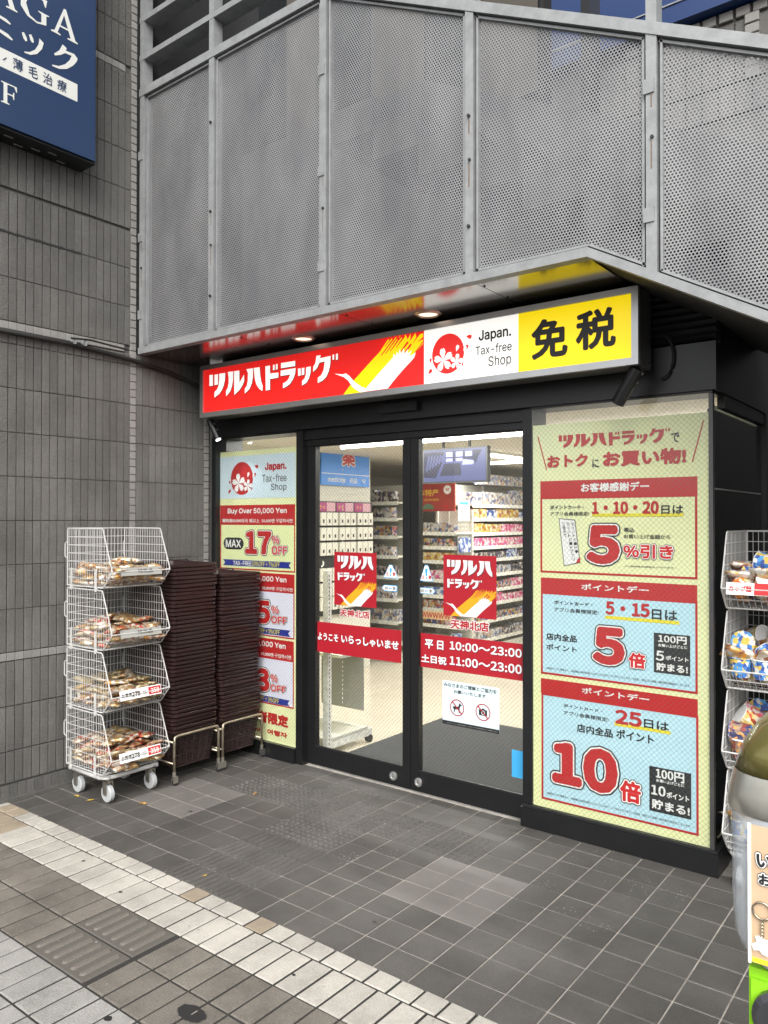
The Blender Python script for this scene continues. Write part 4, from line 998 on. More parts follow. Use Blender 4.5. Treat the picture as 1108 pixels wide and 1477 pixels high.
for items, root, side in ((T['DL'], dl, 'l'), (T['DR'], dr, 'r')):
    for e in items:
        s, r = e[0], e[1:5]; kind = e[5] if len(e) > 5 else None
        if s == 'STICK': sheet('sticker', r, DP, MT['p_dred'], root, .0004)
        elif s == 'STRIP':
            r = (max(r[0], -3.402), r[1], min(r[2], -2.707), r[3]) if side == 'l' else (-2.589, r[1], -1.907, r[3])
            sheet('red_strip', r, DP, MT['p_dred'], root, .0004)
        elif s == 'LOGO1':
            shapes(LOGO_TOP, (r[0]+.003, r[1]-.003, r[2]+.003, r[3]-.003), DP, MT['p_blk'], root, .0010); shapes(LOGO_TOP, r, DP, MT['silver'], root, .0018)
        elif s == 'LOGO2':
            shapes(LOGO_LOW, (r[0]+.002, r[1]-.002, r[2]+.002, r[3]-.002), DP, MT['p_blk'], root, .0010); shapes(LOGO_LOW, r, DP, MT['silver'], root, .0018)
        elif s == 'CRANE': crane(r, DP, root, MT['orange'])
        elif s == 'NOTE': sheet('notice', r, DP, MT['note'], root, .0004)
        elif s == 'DARK': sheet('notice_foot', r, DP, MT['p_blk'], root, .0010)
        elif s == 'CARD': sheet('blue_card', (r[0], r[1], -1.907, r[3]), DP, MT['card_blue'], root, .0004)
        elif s in ('C1', 'C2'):
            cx, cz, rr = (r[0]+r[2])/2, (r[1]+r[3])/2, .047
            if s == 'C1':   # dog
                ic = [[(-.030,.002),(-.022,.006),(.004,.006),(.012,.014),(.012,.024),(.020,.027),(.024,.020),(.031,.019),(.030,.013),(.021,.011),(.017,-.002),(.016,-.030),(.011,-.030),(.008,-.010),(-.012,-.010),(-.018,-.028),(-.023,-.028),(-.021,-.012),(-.026,-.006),(-.034,.010),(-.036,.008)]]
            else:           # camera
                ic = [[(-.026,-.018),(.026,-.018),(.026,.014),(.012,.014),(.009,.021),(-.005,.021),(-.009,.014),(-.026,.014)], ngon(.001,-.002,.012,.012,14)[::-1]]
            def rawp(pl_, m, d_, nm):
                me = shape_mesh([[(cx+x, cz+z) for x, z in p] for p in pl_]); b = bounds(me); link_mesh(nm, place(me, b, b, shift(DP, d_)), m, root)
            rawp(ic, MT['p_blk'], .0010, 'icon')
            if s == 'C2': rawp([ngon(.001,-.002,.008,.008,14)], MT['p_blk'], .0010, 'icon')
            rawp([ngon(0,0,rr,rr,32), ngon(0,0,rr-.006,rr-.006,32)], MT['p_dred'], .0016, 'ring')
            q = rr-.003; a = .70; t = .0025
            rawp([[(-q*a-t,q*a-t),(-q*a+t,q*a+t),(q*a+t,-q*a+t),(q*a-t,-q*a-t)]], MT['p_dred'], .0022, 'bar')
        elif s == 'TRI':
            cx = (r[0]+r[2])/2
            for k, (g_, m) in enumerate(((0, 'card_blue'), (.004, 'p_white'))):
                p = [(cx-.010, r[3]-g_), (cx+.010, r[3]-g_), (r[2]-g_*1.5, r[1]+g_), (r[0]+g_*1.5, r[1]+g_)]
                rc = (min(x for x, _ in p), min(z for _, z in p), max(x for x, _ in p), max(z for _, z in p))
                shapes([p], rc, DP, MT[m], root, .0010+.0006*k, 'caution_sticker')
            shapes([[(cx-.010, r[3]-.022), (cx+.010, r[3]-.022), (cx+.005, r[1]+.032), (cx-.005, r[1]+.032)]], (cx-.010, r[1]+.030, cx+.010, r[3]-.022), DP, MT['card_blue'], root, .0024, 'mark')
            shapes([ngon(0, 0, 1, 1, 10)], (cx-.006, r[1]+.013, cx+.006, r[1]+.025), DP, MT['card_blue'], root, .0024, 'mark')
            text('注', (cx-.036, r[1]+.014, cx-.014, r[1]+.036), DP, MT['p_red'], root, .02, .0024); text('意', (cx+.014, r[1]+.014, cx+.036, r[1]+.036), DP, MT['p_red'], root, .02, .0024)
        elif s in ('ARROWL', 'ARROWR'):
            fl_ = s == 'ARROWL'
            for k, (g_, m) in enumerate(((0, 'card_blue'), (.004, 'p_white'))):
                u0, z0, u1, z1 = r; zc = (z0+z1)/2
                p = [(u0+g_, z0+g_), (u1-.018, z0+g_), (u1-g_, zc), (u1-.018, z1-g_), (u0+g_, z1-g_)]
                if fl_: p = [(u0+u1-x, z) for x, z in p]
                rc = (min(x for x, _ in p), min(z for _, z in p), max(x for x, _ in p), max(z for _, z in p))
                shapes([p], rc, DP, MT[m], root, .0010+.0006*k, 'arrow_sticker')
            o_ = .008 if fl_ else -.004
            text('自', (u0+.018+o_, zc-.010, u0+.036+o_, zc+.010), DP, MT['p_blk'], root, .01, .0024); text('動', (u1-.036+o_, zc-.010, u1-.018+o_, zc+.010), DP, MT['p_blk'], root, .01, .0024)
            text('⇔', (u0+.042+o_, zc-.006, u1-.042+o_, zc+.006), DP, MT['card_blue'], root, 0, .0024)
        elif kind == 's':
            r = (max(r[0], -3.397) if side == 'l' else r[0],)+tuple(r[1:])
            text(s, (r[0]+.0025, r[1]-.0025, r[2]+.0025, r[3]-.0025), DP, MT['p_blk'], root, .03, .0010)
            text(s, r, DP, MT['silver'], root, .038, .0020)
        elif s == '天神北店':
            outlined(s, r, DP, root, [(.09, MT['p_white']), (.04, MT['p_dred'])], .0010)
        elif kind: text(s, r, DP, colm[kind][0], root, 0 if len(s) > 20 else .02, .0016)

# ================================================================== LIT SHOP SIGN
SP = ('y', 3.395)
sg = empty('shop_sign', (-2.7, 3.47, 2.27), 'long lit lightbox sign above the doors, red white and yellow with Japanese lettering', 'sign')
MB().box(-4.196, -1.1998, 3.412, 3.548, 2.272, 2.618).build('sign_case', MT['alu_dark'], sg)
f_ = MB()
x0, x1, z0, z1 = -4.197, -1.1990, 2.2706, 2.6195
for (a, b_, c, d_) in ((x0, x1, z0, z0+.032), (x0, x1, z1-.030, z1), (x0, x0+.031, z0+.0325, z1-.0305), (x1-.031, x1, z0+.0325, z1-.0305)): f_.box(a, b_, 3.388, 3.415, c, d_)
f_.build('face_frame', MT['alu'], sg)
MB().box(-1.232, -1.1992, 3.416, 3.555, 2.268, 2.622).build('end_cap', MT['alu_dark'], sg)
for (yy, zz) in ((3.53, 2.30), (3.53, 2.42), (3.53, 2.59), (3.46, 2.28)): MB().tube([(-1.2, yy, zz), (-1.193, yy, zz)], .008, 6).build('screw', MT['stain'], sg)
for x in (-3.9, -2.7, -1.5): MB().box(x-.03, x+.03, 3.548, 3.62, 2.30, 2.34).build('bracket', MT['black'], sg)
for nm, m, a, b_ in (('red_panel', 's_red', -4.166, -2.3545), ('white_panel', 's_white', -2.3535, -1.7935), ('yellow_panel', 's_yel', -1.7925, -1.2298)):
    MB().box(a, b_, 3.396, 3.406, 2.3025, 2.589).build(nm, MT[m], sg)
for e in T['SG']:
    s, r = e[0], e[1:5]; kind = e[5] if len(e) > 5 else None
    if s == 'LOGO':
        shapes(LOGO_SHAPES, (r[0]+.003, r[1]-.004, r[2]+.003, r[3]-.004), SP, MT['s_blk'], sg, .0006); shapes(LOGO_SHAPES, r, SP, MT['s_white'], sg, .0014)
    elif s == 'CRANE': crane((r[0], 2.3027, r[2]-.001, 2.5888), SP, sg, MT['s_yel'], .0008)
    elif s == 'SAK': sakura((-2.300, 2.343, -2.102, 2.552), SP, MT['s_red'], MT['s_white'], sg)
    elif kind == 'K': text(s, r, SP, MT['s_blk'], sg, .034, .0012)
    elif kind == 'k': text(s, r, SP, MT['s_blk'], sg, .028, .0012)
    elif kind == 'g': text(s, r, SP, MT['s_grey'], sg, .014, .0012)
# spotlights under the sign
def spot(a, b_, r, lab, lit):
    a, b_ = Vector(a), Vector(b_); d = (b_-a).normalized()
    s = empty('spotlight', tuple(a), lab, 'lamp', 'black spotlights under the sign')
    MB().tube([a, b_], r, 16).build('barrel', MT['black'], s, False)
    MB().tube([b_+d*.0005, b_+d*.002], r*.72, 14).build('lens', MT['lamp_hot'] if lit else MT['darkglass'], s)
    MB().tube([a+d*.04+Vector((0, r, 0)), a+d*.04+Vector((0, r+.04, .02)), a+Vector((0, .08, .06))], .007, 6).build('arm', MT['black'], s)
    for q in (.03, .075): MB().tube([a+d*q+Vector((r, 0, 0)), a+d*q+Vector((r+.014, 0, 0))], .007, 8).build('knob', MT['alu_dark'], s)
    if lit:
        ld = bpy.data.lights.new('spot_lamp', 'SPOT'); ld.energy = 3.5; ld.spot_size = R(70); ld.spot_blend = .6; ld.color = (.92, .97, 1); ld.shadow_soft_size = .02
        lo = bpy.data.objects.new('spot_lamp', ld); COL.objects.link(lo); lo.rotation_euler = d.to_track_quat('-Z', 'Y').to_euler(); lo.location = b_+d*.01
        lo.parent = s; lo.matrix_parent_inverse = s.matrix_basis.inverted()
spot((-4.19, 3.47, 2.262), (-4.125, 3.49, 2.128), .023, 'lit black spotlight under the left end of the shop sign', True)
spot((-1.225, 3.45, 2.262), (-1.325, 3.47, 2.115), .031, 'unlit black spotlight under the right end of the shop sign', False)
cl = MB().tube([(-1.165+.055*math.sin(t), 3.60, 2.33-.10*math.cos(t)+.0) for t in [k*math.pi/12 for k in range(13)]], .008, 8).build('cable_loop', MT['conduit'], smooth=True)
tag(cl, 'black cable loop beside the right end of the shop sign', 'cable')

# ================================================================== SHOP INTERIOR
def struct(name, m, *a):
    o = MB().box(*a).build(name, m); return tag(o, kind='structure')
CZ = 2.25
struct('shop_floor', MT['shop_floor'], -7.5, -1.0, 3.802, 10.5, -.03, -.002)
struct('shop_ceiling', MT['ceil'], -7.5, -.985, 3.802, 10.5, CZ, CZ+.08)
struct('shop_wall_left', MT['cream_wall'], -7.6, -7.5, 3.802, 10.5, -.03, CZ)
struct('shop_wall_back', MT['cream_wall'], -7.6, -.9, 10.5, 10.6, -.03, CZ)
struct('shop_wall_right', MT['cream_wall'], -.985, -.95, 4.76, 10.5, -.03, CZ)
struct('shop_partition', MT['cream_wall'], -5.32, -5.24, 4.4, 6.54, 0, CZ-.001)
struct('shop_wall_front', MT['cream_wall'], -7.5, -4.34, 3.75, 3.80, -.03, CZ)
dm = MB().box(-3.41, -2.0, 3.86, 5.28, -.0018, .006).build('door_mat', MT['matt']); tag(dm, 'dark grey floor mat just inside the sliding doors', 'mat')

def tube_lamp(x0, x1, y, lab, along='x'):
    t = empty('tube_light', ((x0+x1)/2, y, CZ), lab, 'lamp', 'strip lights on the shop ceiling')
    if along == 'x':
        MB().box(x0, x1, y-.05, y+.05, CZ-.02, CZ-.001).build('housing', MT['shelf'], t)
        MB().tube([(x0+.02, y, CZ-.03), (x1-.02, y, CZ-.03)], .019, 8).build('tube', MT['tube'], t)
        L, c = x1-x0, ((x0+x1)/2, y, CZ-.06); rz = 0
    else:
        MB().box(y-.05, y+.05, x0, x1, CZ-.02, CZ-.001).build('housing', MT['shelf'], t)
        MB().tube([(y, x0+.02, CZ-.03), (y, x1-.02, CZ-.03)], .019, 8).build('tube', MT['tube'], t)
        L, c = x1-x0, (y, (x0+x1)/2, CZ-.06); rz = math.pi/2
        t.location = (y, (x0+x1)/2, CZ)
        for ch in t.children: ch.matrix_parent_inverse = t.matrix_basis.inverted()
    ld = bpy.data.lights.new('tube_lamp', 'AREA'); ld.shape = 'RECTANGLE'; ld.size = L; ld.size_y = .06; ld.energy = 10.5*L; ld.color = (1, .98, .94)
    lo = bpy.data.objects.new('tube_lamp', ld); COL.objects.link(lo); lo.location = c; lo.rotation_euler = (0, 0, rz); lo.parent = t; lo.matrix_parent_inverse = t.matrix_basis.inverted()
tube_lamp(-4.46, -1.3, 5.14, 'long strip light on the shop ceiling above the monitor')
tube_lamp(6.4, 8.2, -3.82, 'strip light running into the shop at the upper right of the doors', 'y')
tube_lamp(-4.9, -2.2, 7.6, 'far strip light over the product shelves')
tube_lamp(-4.5, -3.0, 4.15, 'strip light just behind the doorway head')

# hanging blue medicine sign with its top hidden by the ceiling
BP = ('x', -5.20)
ms = empty('medicine_sign', (-5.22, 5.3, 2.0), 'blue hanging medicine sign with a red character, seen through the left door', 'sign')
MB().box(-5.22, -5.2008, 5.715, 6.475, 1.93, CZ-.002).build('board', MT['blue_hang'], ms)
sheet('divider', (5.716, 2.045, 6.474, 2.052), BP, MT['p_white'], ms)
outlined('薬', (6.02, 2.13, 6.24, 2.335), BP, ms, [(.07, MT['p_white']), (.03, MT['p_red'])], .001)
text('medicine', (5.81, 1.965, 6.08, 2.015), BP, MT['p_white'], ms, .02, .001)
text('药品', (6.15, 1.96, 6.27, 2.015), BP, MT['p_white'], ms, .01, .001); text('약', (6.35, 1.96, 6.41, 2.012), BP, MT['p_white'], ms, .01, .001)
ysn = empty('yellow_sign', (-5.22, 5.6, 2.1), 'yellow sign with a red frame left of the blue medicine sign', 'sign')
MB().box(-5.218, -5.202, 5.30, 5.69, 2.06, CZ-.002).build('board', MT['p_red'], ysn); sheet('face', (5.31, 2.085, 5.665, CZ-.003), BP, MT['p_yel'], ysn)
# framed board at the far left of the left door
fb = empty('framed_board', (-5.2, 5.4, 1.2), 'black framed notice board on the shop wall at the left edge of the left door', 'board')
MB().box(-5.23, -5.21, 5.28, 5.60, 1.15, 1.92).build('frame', MT['box_black'], fb)
for k, (z, m) in enumerate(((1.80,'p_red'),(1.62,'p_white'),(1.50,'card_blue'),(1.40,'p_yel'),(1.25,'pinkc'))): sheet('notice', (5.31, z-.06, 5.57, z+.05), ('x', -5.21), MT[m], fb)

# ---- monitor
tvp = empty('monitor', (-3.37, 5.3, 2.03), 'ceiling-hung monitor with a blue camera view of the shop entrance', 'monitor')
MB().box(-3.685, -3.070, 5.30, 5.35, 1.880, 2.165).build('case', MT['box_black'], tvp)
TP = ('y', 5.2985)
sheet('screen', (-3.672, 1.893, -3.083, 2.152), TP, MT['tv'], tvp)
def scr(poly, m, d=.0012):
    q = [(-3.672+x*.589, 1.893+z*.259) for x, z in poly]; me = shape_mesh([q]); b = bounds(me); link_mesh('screen_image', place(me, b, b, shift(TP, d)), MT[m], tvp)
scr([(0,.95),(0,.15),(.20,.12),(.30,.55),(.34,.95)], 'tv_dark'); scr([(.27,.18),(.62,.18),(.60,.56),(.34,.56)], 'tv_dark', .0014)
scr([(.36,.95),(.36,.62),(.85,.62),(.95,.95)], 'tv_dark', .0013)
for x in (.37, .53, .68): scr([(x,.92),(x,.76),(x+.11,.76),(x+.11,.92)], 'tv_lite', .0016)
for x in (.37, .53): scr([(x,.72),(x,.62),(x+.11,.62),(x+.11,.72)], 'tv_lite', .0016)
scr([(.63,.50),(.80,.50),(.84,.62),(.65,.68)], 'tv_lite', .0018); scr([(.82,.55),(.87,.60),(.86,.80),(.80,.74)], 'tv_dark', .0019)
for k in range(6): scr([(.03+.05*k,.35+.06*k),(.06+.05*k,.30+.06*k),(.10+.05*k,.80),(.08+.05*k,.85)], 'tv', .0016)
MB().tube([(-3.5, 5.33, 2.165), (-3.5, 5.33, CZ)], .012, 8).build('hanger', MT['box_black'], tvp)
MB().tube([(-3.25, 5.33, 2.165), (-3.25, 5.33, CZ)], .012, 8).build('hanger', MT['box_black'], tvp)

# ---- shelving units: each a thing; the cartons on them are things of their own
def shelving(label, axis, at, u0, u1, levels, depth, ztop_, face=1):
    """axis 'y': front faces -Y at y=at; axis 'x': front faces +X at x=at"""
    s = empty('shelving_unit', ((u0+u1)/2, at, 0) if axis == 'y' else (at, (u0+u1)/2, 0), label, 'shelves')
    def bx(nm, a0, a1, d0, d1, z0, z1, m):
        if axis == 'y': return MB().box(a0, a1, at+d0, at+d1, z0, z1).build(nm, m, s)
        return MB().box(at-d1, at-d0, a0, a1, z0, z1).build(nm, m, s)
    bx('back_panel', u0, u1, depth, depth+.02, 0, ztop_, MT['shelf_back'])
    bx('base', u0, u1, .01, depth, 0, .10, MT['shelf'])
    n_ = max(1, round((u1-u0)/.9))
    for k in range(n_+1):
        u = u0+(u1-u0)*k/n_
        bx('upright', u-.015, u+.015, depth-.02, depth+.001, .1, ztop_, MT['shelf'])
    for z in levels:
        bx('shelf', u0+.002, u1-.002, .02, depth-.001, z-.018, z, MT['shelf'])
        for k in range(n_):
            a, b_ = u0+(u1-u0)*k/n_, u0+(u1-u0)*(k+1)/n_
            bx('price_rail', a+.004, b_-.004, .012, .019, z-.035, z+.006, MT['rail'])
    return s
prnd = random.Random(11); box_cache = {}
def carton(w, d, h, m):
    k = (round(w,2), round(d,2), round(h,2), m.name)
    if k not in box_cache:
        me = MB().box(-k[0]/2+.002, k[0]/2-.002, 0, k[1], 0, k[2]).mesh('carton'); me.materials.append(m); box_cache[k] = me
    return box_cache[k]
def stock(axis, at, u0, u1, z, hmax, label, group, mats, wr=(.05, .09), name='carton', cat='box', tight=False):
    u = u0+.01; mi = prnd.choice(mats); left = 0
    while True:
        if left <= 0: w = round(prnd.uniform(*wr), 2); h = round(hmax*prnd.uniform(.65, .98), 2); mi = prnd.choice(mats); left = prnd.randint(2, 4)
        if u+w > u1-.01: break
        left -= 1
        o = bpy.data.objects.new(name, carton(w, .10, h, MT['prod'][mi])); COL.objects.link(o)
        dd = prnd.uniform(.02, .04)
        if axis == 'y': o.location = (u+w/2, at+dd, z)
        else: o.location = (at-dd, u+w/2, z); o.rotation_euler = (0, 0, math.pi/2)
        tag(o, label, cat, group)
        u += w+(.003 if tight else prnd.choice((.003, .003, .012)))
lv = [.20, .40, .58, .73, .91, 1.12, 1.28, 1.44]
shelving('end shelving unit facing the doors under the red souvenir banner', 'y', 7.28, -5.085, -4.61, lv, .34, 1.70)
nm = ('top', 'second', 'third', 'fourth', 'fifth', 'sixth', 'seventh', 'lowest')
pal = ([5,1],[2,0],[2,5],[4,4],[3,2],[0,1],[4,0],[1,3])
for k, z in enumerate(reversed(lv)):
    stock('y', 7.28, -5.085, -4.61, z, .12, 'small carton in the %s row of the end shelf under the red souvenir banner' % nm[k], 'cartons in the %s row of the end shelf' % nm[k], pal[k], (.07, .1))
gl = [.18, .40, .60, .76, .94, 1.12, 1.27, 1.43, 1.60, 1.76]
shelving('long shelving unit running back into the shop, seen through the right door', 'x', -4.60, 7.63, 10.0, gl, .34, 2.0)
nm2 = ('top', 'second', 'third', 'fourth', 'fifth', 'sixth', 'seventh', 'eighth', 'ninth', 'lowest')
pal2 = ([1],[0,2,3],[2,4],[4,0],[3,5],[1,5],[0,4],[4,1],[3,0],[5,1])
for k, z in enumerate(reversed(gl)):
    stock('x', -4.60, 7.66, 9.4, z, .12 if k else .2, 'small pack in the %s row of the long shelf seen through the right door' % nm2[k], 'packs in the %s row of the long shelf' % nm2[k], pal2[k], (.09, .14), 'pack')
ll = [.2, .45, .70, .95, 1.18, 1.40, 1.60, 1.78]
shelving('back shelving unit right of the hanging white boxes, seen through the left door', 'y', 6.86, -6.35, -5.11, ll, .34, 1.98)
for k, z in enumerate(reversed(ll)):
    stock('y', 6.86, -6.35, -5.11, z, .14, 'small carton in the %s row of the back shelf seen through the left door' % nm[k], 'cartons in the %s row of the back shelf' % nm[k], [5,1] if k < 2 else [1,0,5], (.08, .12))
# red souvenir banner
bn = empty('souvenir_banner', (-4.9, 7.2, 1.68), 'dark red souvenir banner with gold Chinese characters on top of the end shelf', 'banner')
MB().box(-5.20, -4.590, 7.215, 7.235, 1.677, 1.994).build('panel', MT['red_banner'], bn)
NP = ('y', 7.215)
text('日本特产', (-5.16, 1.845, -4.80, 1.925), NP, MT['gold'], bn, .03, .002)
text('伴手礼 SOUVENIRS', (-5.12, 1.790, -4.80, 1.825), NP, MT['gold'], bn, .01, .002)
shapes([ngon(0,0,1,1,20)], (-4.735, 1.865, -4.635, 1.965), NP, MT['p_white'], bn, .002, 'seal'); text('免税', (-4.71, 1.90, -4.66, 1.935), NP, MT['p_red'], bn, .01, .003)
shapes([[(0,0),(1,0),(.9,.6),(.6,1),(.3,.9),(.05,.5)]], (-5.02, 1.70, -4.86, 1.765), NP, MT['green'], bn, .002, 'picture'); 
for x in (-5.18, -5.12, -4.72): shapes([ngon(0,0,1,1,10)], (x, 1.70, x+.05, 1.75), NP, MT['gold'] if x < -5 else MT['p_red'], bn, .002, 'picture')
# hanging side rack with poster and blue packs at the corner of the end shelf
nb = empty('price_poster', (-4.56, 7.36, 1.6), 'white price poster with red figures at the corner between the two shelf runs', 'poster')
MB().box(-4.585, -4.575, 7.27, 7.50, 1.57, 1.80).build('sheet', MT['p_white'], nb)
text('¥198', (7.31, 1.66, 7.46, 1.70), ('x', -4.575), MT['p_red'], nb, .03, .001); sheet('blue_line', (7.29, 1.75, 7.48, 1.78), ('x', -4.575), MT['card_blue'], nb); sheet('red_line', (7.29, 1.715, 7.48, 1.722), ('x', -4.575), MT['p_red'], nb)
text('30', (7.40, 1.59, 7.47, 1.64), ('x', -4.575), MT['p_red'], nb, .03, .001)
gdm = MB()
for k in range(8): gdm.box(-4.583, -4.579, 7.27+.03*k, 7.273+.03*k, 1.10, 1.55)
for k in range(10): gdm.box(-4.584, -4.580, 7.26, 7.49, 1.12+.045*k, 1.123+.045*k)
gdm = gdm.build('grid_panel', MT['shelf']); tag(gdm, 'pale wire grid hung at the corner between the two shelf runs', 'wire grid')
for k in range(4):
    o = bpy.data.objects.new('hanging_pack', carton(.055, .03, .16, MT['prod'][3])); COL.objects.link(o); o.location = (-4.56, 7.30+.06*k, 1.22); o.rotation_euler = (0, 0, math.pi/2); tag(o, 'blue pack hanging on the wire grid below the white price poster', 'pack', 'blue packs on the wire grid')
for k in range(9):
    o = bpy.data.objects.new('white_carton', carton(.13, .12, .12, MT['prod'][1])); COL.objects.link(o); o.location = (-4.63, 7.95+.15*(k % 9), 2.0); o.rotation_euler = (0, 0, math.pi/2); tag(o, 'white carton stacked on top of the long shelf', 'box', 'white cartons on top of the long shelf')
bsn = empty('small_blue_sign', (-3.0, 6.0, 1.95), 'small blue framed white sign at the right edge of the right door', 'sign')
MB().box(-3.02, -2.86, 6.0, 6.02, 1.95, 2.06).build('board', MT['card_blue'], bsn); sheet('face', (-3.01, 1.975, -2.87, 2.05), ('y', 5.998), MT['p_white'], bsn); text('お会計', (-2.99, 2.0, -2.90, 2.03), ('y', 5.998), MT['p_blk'], bsn, .01, .0015)
# orange W row sign on the end shelf
ws = empty('shelf_strip', (-5, 7.2, .42), 'orange strip sign with a row of letters low on the end shelf', 'sign')
MB().box(-5.2, -4.62, 7.20, 7.212, .47, .56).build('strip', mat('strip_tan', (.7,.5,.28), .5), ws); text('WWWWWWW', (-5.18, .485, -4.64, .545), ('y', 7.20), MT['p_red'], ws, .03, .001)

# ---- hanging display of white boxes on the left partition
hd = empty('hook_display', (-5.2, 6.0, 1.2), 'black hook display with three pink header cards behind the left door', 'display')
MB().box(-5.237, -5.20, 5.64, 6.52, .62, 1.765).build('backboard', MT['box_black'], hd)
MB().box(-5.239, -5.21, 5.64, 6.5, 1.766, 1.84).build('mesh_top', MT['shelf_back'], hd)
for k in range(3):
    y0 = 5.655+.285*k
    sheet('header_card', (y0, 1.665, y0+.135, 1.755), ('x', -5.197), MT['magenta'], hd, th=.003); sheet('header_card', (y0+.138, 1.665, y0+.265, 1.755), ('x', -5.197), MT['pinkc'], hd, th=.003)
    text('セール', (y0+.03, 1.69, y0+.11, 1.73), ('x', -5.197), MT['gold'], hd, .02, .001)
wb = MB().box(-.037, .037, 0, .04, 0, .128).mesh('white_box'); wb.materials.append(MT['box_white'])
for r_, z in enumerate((1.525, 1.375, 1.225, .97, .82, .68)):
    for k in range(9):
        y = 5.70+.285*(k//3)+.087*(k % 3)
        o = bpy.data.objects.new('hanging_box', wb); COL.objects.link(o); o.location = (-5.195, y, z); o.rotation_euler = (0, prnd.uniform(-.03, .03), math.pi/2+math.pi)
        o.rotation_euler = (0, 0, -math.pi/2); tag(o, 'white boxed accessory hanging on the %s row of the black hook display' % ('top','second','third','fourth','fifth','lowest')[r_], 'box', 'white boxes on row %s of the hook display' % ('one','two','three','four','five','six')[r_])
        lb = bpy.data.objects.new('picture', bpy.data.meshes['box_picture'] if 'box_picture' in bpy.data.meshes else MB().box(-.012, .012, .0402, .0412, .025, .06).mesh('box_picture'))
        COL.objects.link(lb); lb.parent = o
        if not lb.data.materials: lb.data.materials.append(MT['box_black'])
tk = empty('note_sign', (-5.19, 5.72, 1.1), 'small black sign with a white musical note under the hanging white boxes', 'sign')
MB().box(-5.196, -5.19, 5.66, 5.80, 1.09, 1.19).build('board', MT['box_black'], tk); text('♪', (5.70, 1.11, 5.75, 1.175), ('x', -5.19), MT['p_white'], tk, .03, .001)
# front gondola end with upright, panel and caster, inside the left door
gd = empty('display_gondola', (-3.8, 4.1, 0), 'grey display fixture on a black caster just inside the left door', 'display stand')
MB().box(-3.50, -3.455, 3.865, 3.90, .05, 1.24).build('upright', MT['rail'], gd)
sl_ = MB()
for k in range(44): sl_.box(-3.4548, -3.4538, 3.874, 3.880, .08+.026*k, .094+.026*k)
sl_.build('slots', MT['box_black'], gd)
MB().box(-3.49, -3.46, 3.901, 4.345, .045, .095).build('foot_arm', MT['rail'], gd)
MB().box(-3.90, -3.50, 4.29, 4.30, .22, .62).build('panel', MT['greypanel'], gd)
MB().box(-3.90, -3.50, 4.05, 4.30, .625, .645).build('shelf', MT['shelf'], gd)
MB().box(-3.90, -3.46, 3.87, 4.30, .100, .115).build('base_shelf', MT['shelf'], gd)
MB().tube([(-3.49, 4.32, .026), (-3.455, 4.32, .026)], .026, 12).build('caster', MT['rubber'], gd)
ch_ = MB()
for k in range(60): ch_.tube([(-3.40, 3.95, .35+.03*k), (-3.40, 3.95, .362+.03*k)], .003, 4)
ch_ = ch_.build('bead_chain', MT['rail']); tag(ch_, 'thin bead chain hanging inside the left door', 'chain')
pd = MB().box(-3.70, -2.95, 6.9, 7.1, .02, .03).build('floor_marking', mat('floor_marking', (.62,.42,.32), .5)); tag(pd, 'faint pinkish marking on the cream shop floor', 'floor marking')

# ================================================================== WIRE RACKS
WW = MT['white_wire']
PROF = [(0, 0), (0, .33), (.36, .33), (.455, .09), (.37, 0)]     # (depth v, height z) seen from the side
def span(poly, axis, c):
    out = []
    for (a, b_) in zip(poly, poly[1:]+poly[:1]):
        p, q = (a[axis], b_[axis])
        if (p-c)*(q-c) < 0:
            t = (c-p)/(q-p); out.append(a[1-axis]+t*(b_[1-axis]-a[1-axis]))
    return (min(out), max(out)) if len(out) >= 2 else None
WD = .38
def wire_tier(z0, parent, root_lab=None):
    rr = .0014
    def W(p, q, r=rr): t.tube([p, q], r, 4, False)
    for u in (0, WD):
        t = MB()
        v = .022
        while v < .45:
            s_ = span(PROF, 0, v)
            if s_ and s_[1]-s_[0] > .01: W((u, v, z0+s_[0]), (u, v, z0+s_[1]))
            v += .0235
        z = .045
        while z < .33:
            s_ = span(PROF, 1, z)
            if s_: W((u, s_[0], z0+z), (u, s_[1], z0+z), .0018)
            z += .047
        pts = round_path([(u, p[0], z0+p[1]) for p in PROF+PROF[:1]], .012, 3)
        t.tube(pts, .0034, 5)
        t.build('wire_side', WW, parent)
    t = MB()
    u = .0235
    while u < WD: W((u, 0, z0), (u, 0, z0+.33)); u += .0235
    z = .045
    while z < .33: W((0, 0, z0+z), (WD, 0, z0+z), .0018); z += .047
    t.build('wire_back', WW, parent)
    t = MB(); u = .0235
    while u < WD:
        W((u, 0, z0), (u, .37, z0)); W((u, .37, z0), (u, .455, z0+.09)); u += .0235
    v = .05
    while v < .37: W((0, v, z0), (WD, v, z0), .0018); v += .06
    W((0, .41, z0+.042), (WD, .41, z0+.042), .0024); W((0, .37, z0), (WD, .37, z0), .003)
    t.build('wire_floor', WW, parent)
    for nm_, p_, q_, r_ in (('lip_wire', (0, .455, z0+.09), (WD, .455, z0+.09), .0040), ('top_wire', (0, 0, z0+.33), (WD, 0, z0+.33), .0034), ('bottom_wire', (0, 0, z0), (WD, 0, z0), .0034)):
        MB().tube([p_, q_], r_, 6).build(nm_, WW, parent)
    t = MB()
    for u in (-.004, WD+.004):
        for v in (.05, .30): t.tube(round_path([(u, v-.006, z0-.016), (u, v-.006, z0+.10), (u, v+.006, z0+.10), (u, v+.006, z0-.016)], .005, 2), .003, 5)
        for v in (.05, .30): t.tube([(u-.003, v, z0-.012), (u+.003, v, z0-.012)], .013, 8)
        t.tube(round_path([(u, -.002, z0+.16), (u, -.020, z0+.165), (u, -.020, z0+.245), (u, -.002, z0+.25)], .008, 2), .003, 5)
    t.build('hook', WW, parent)
TZ = [.165, .51, .855, 1.20]
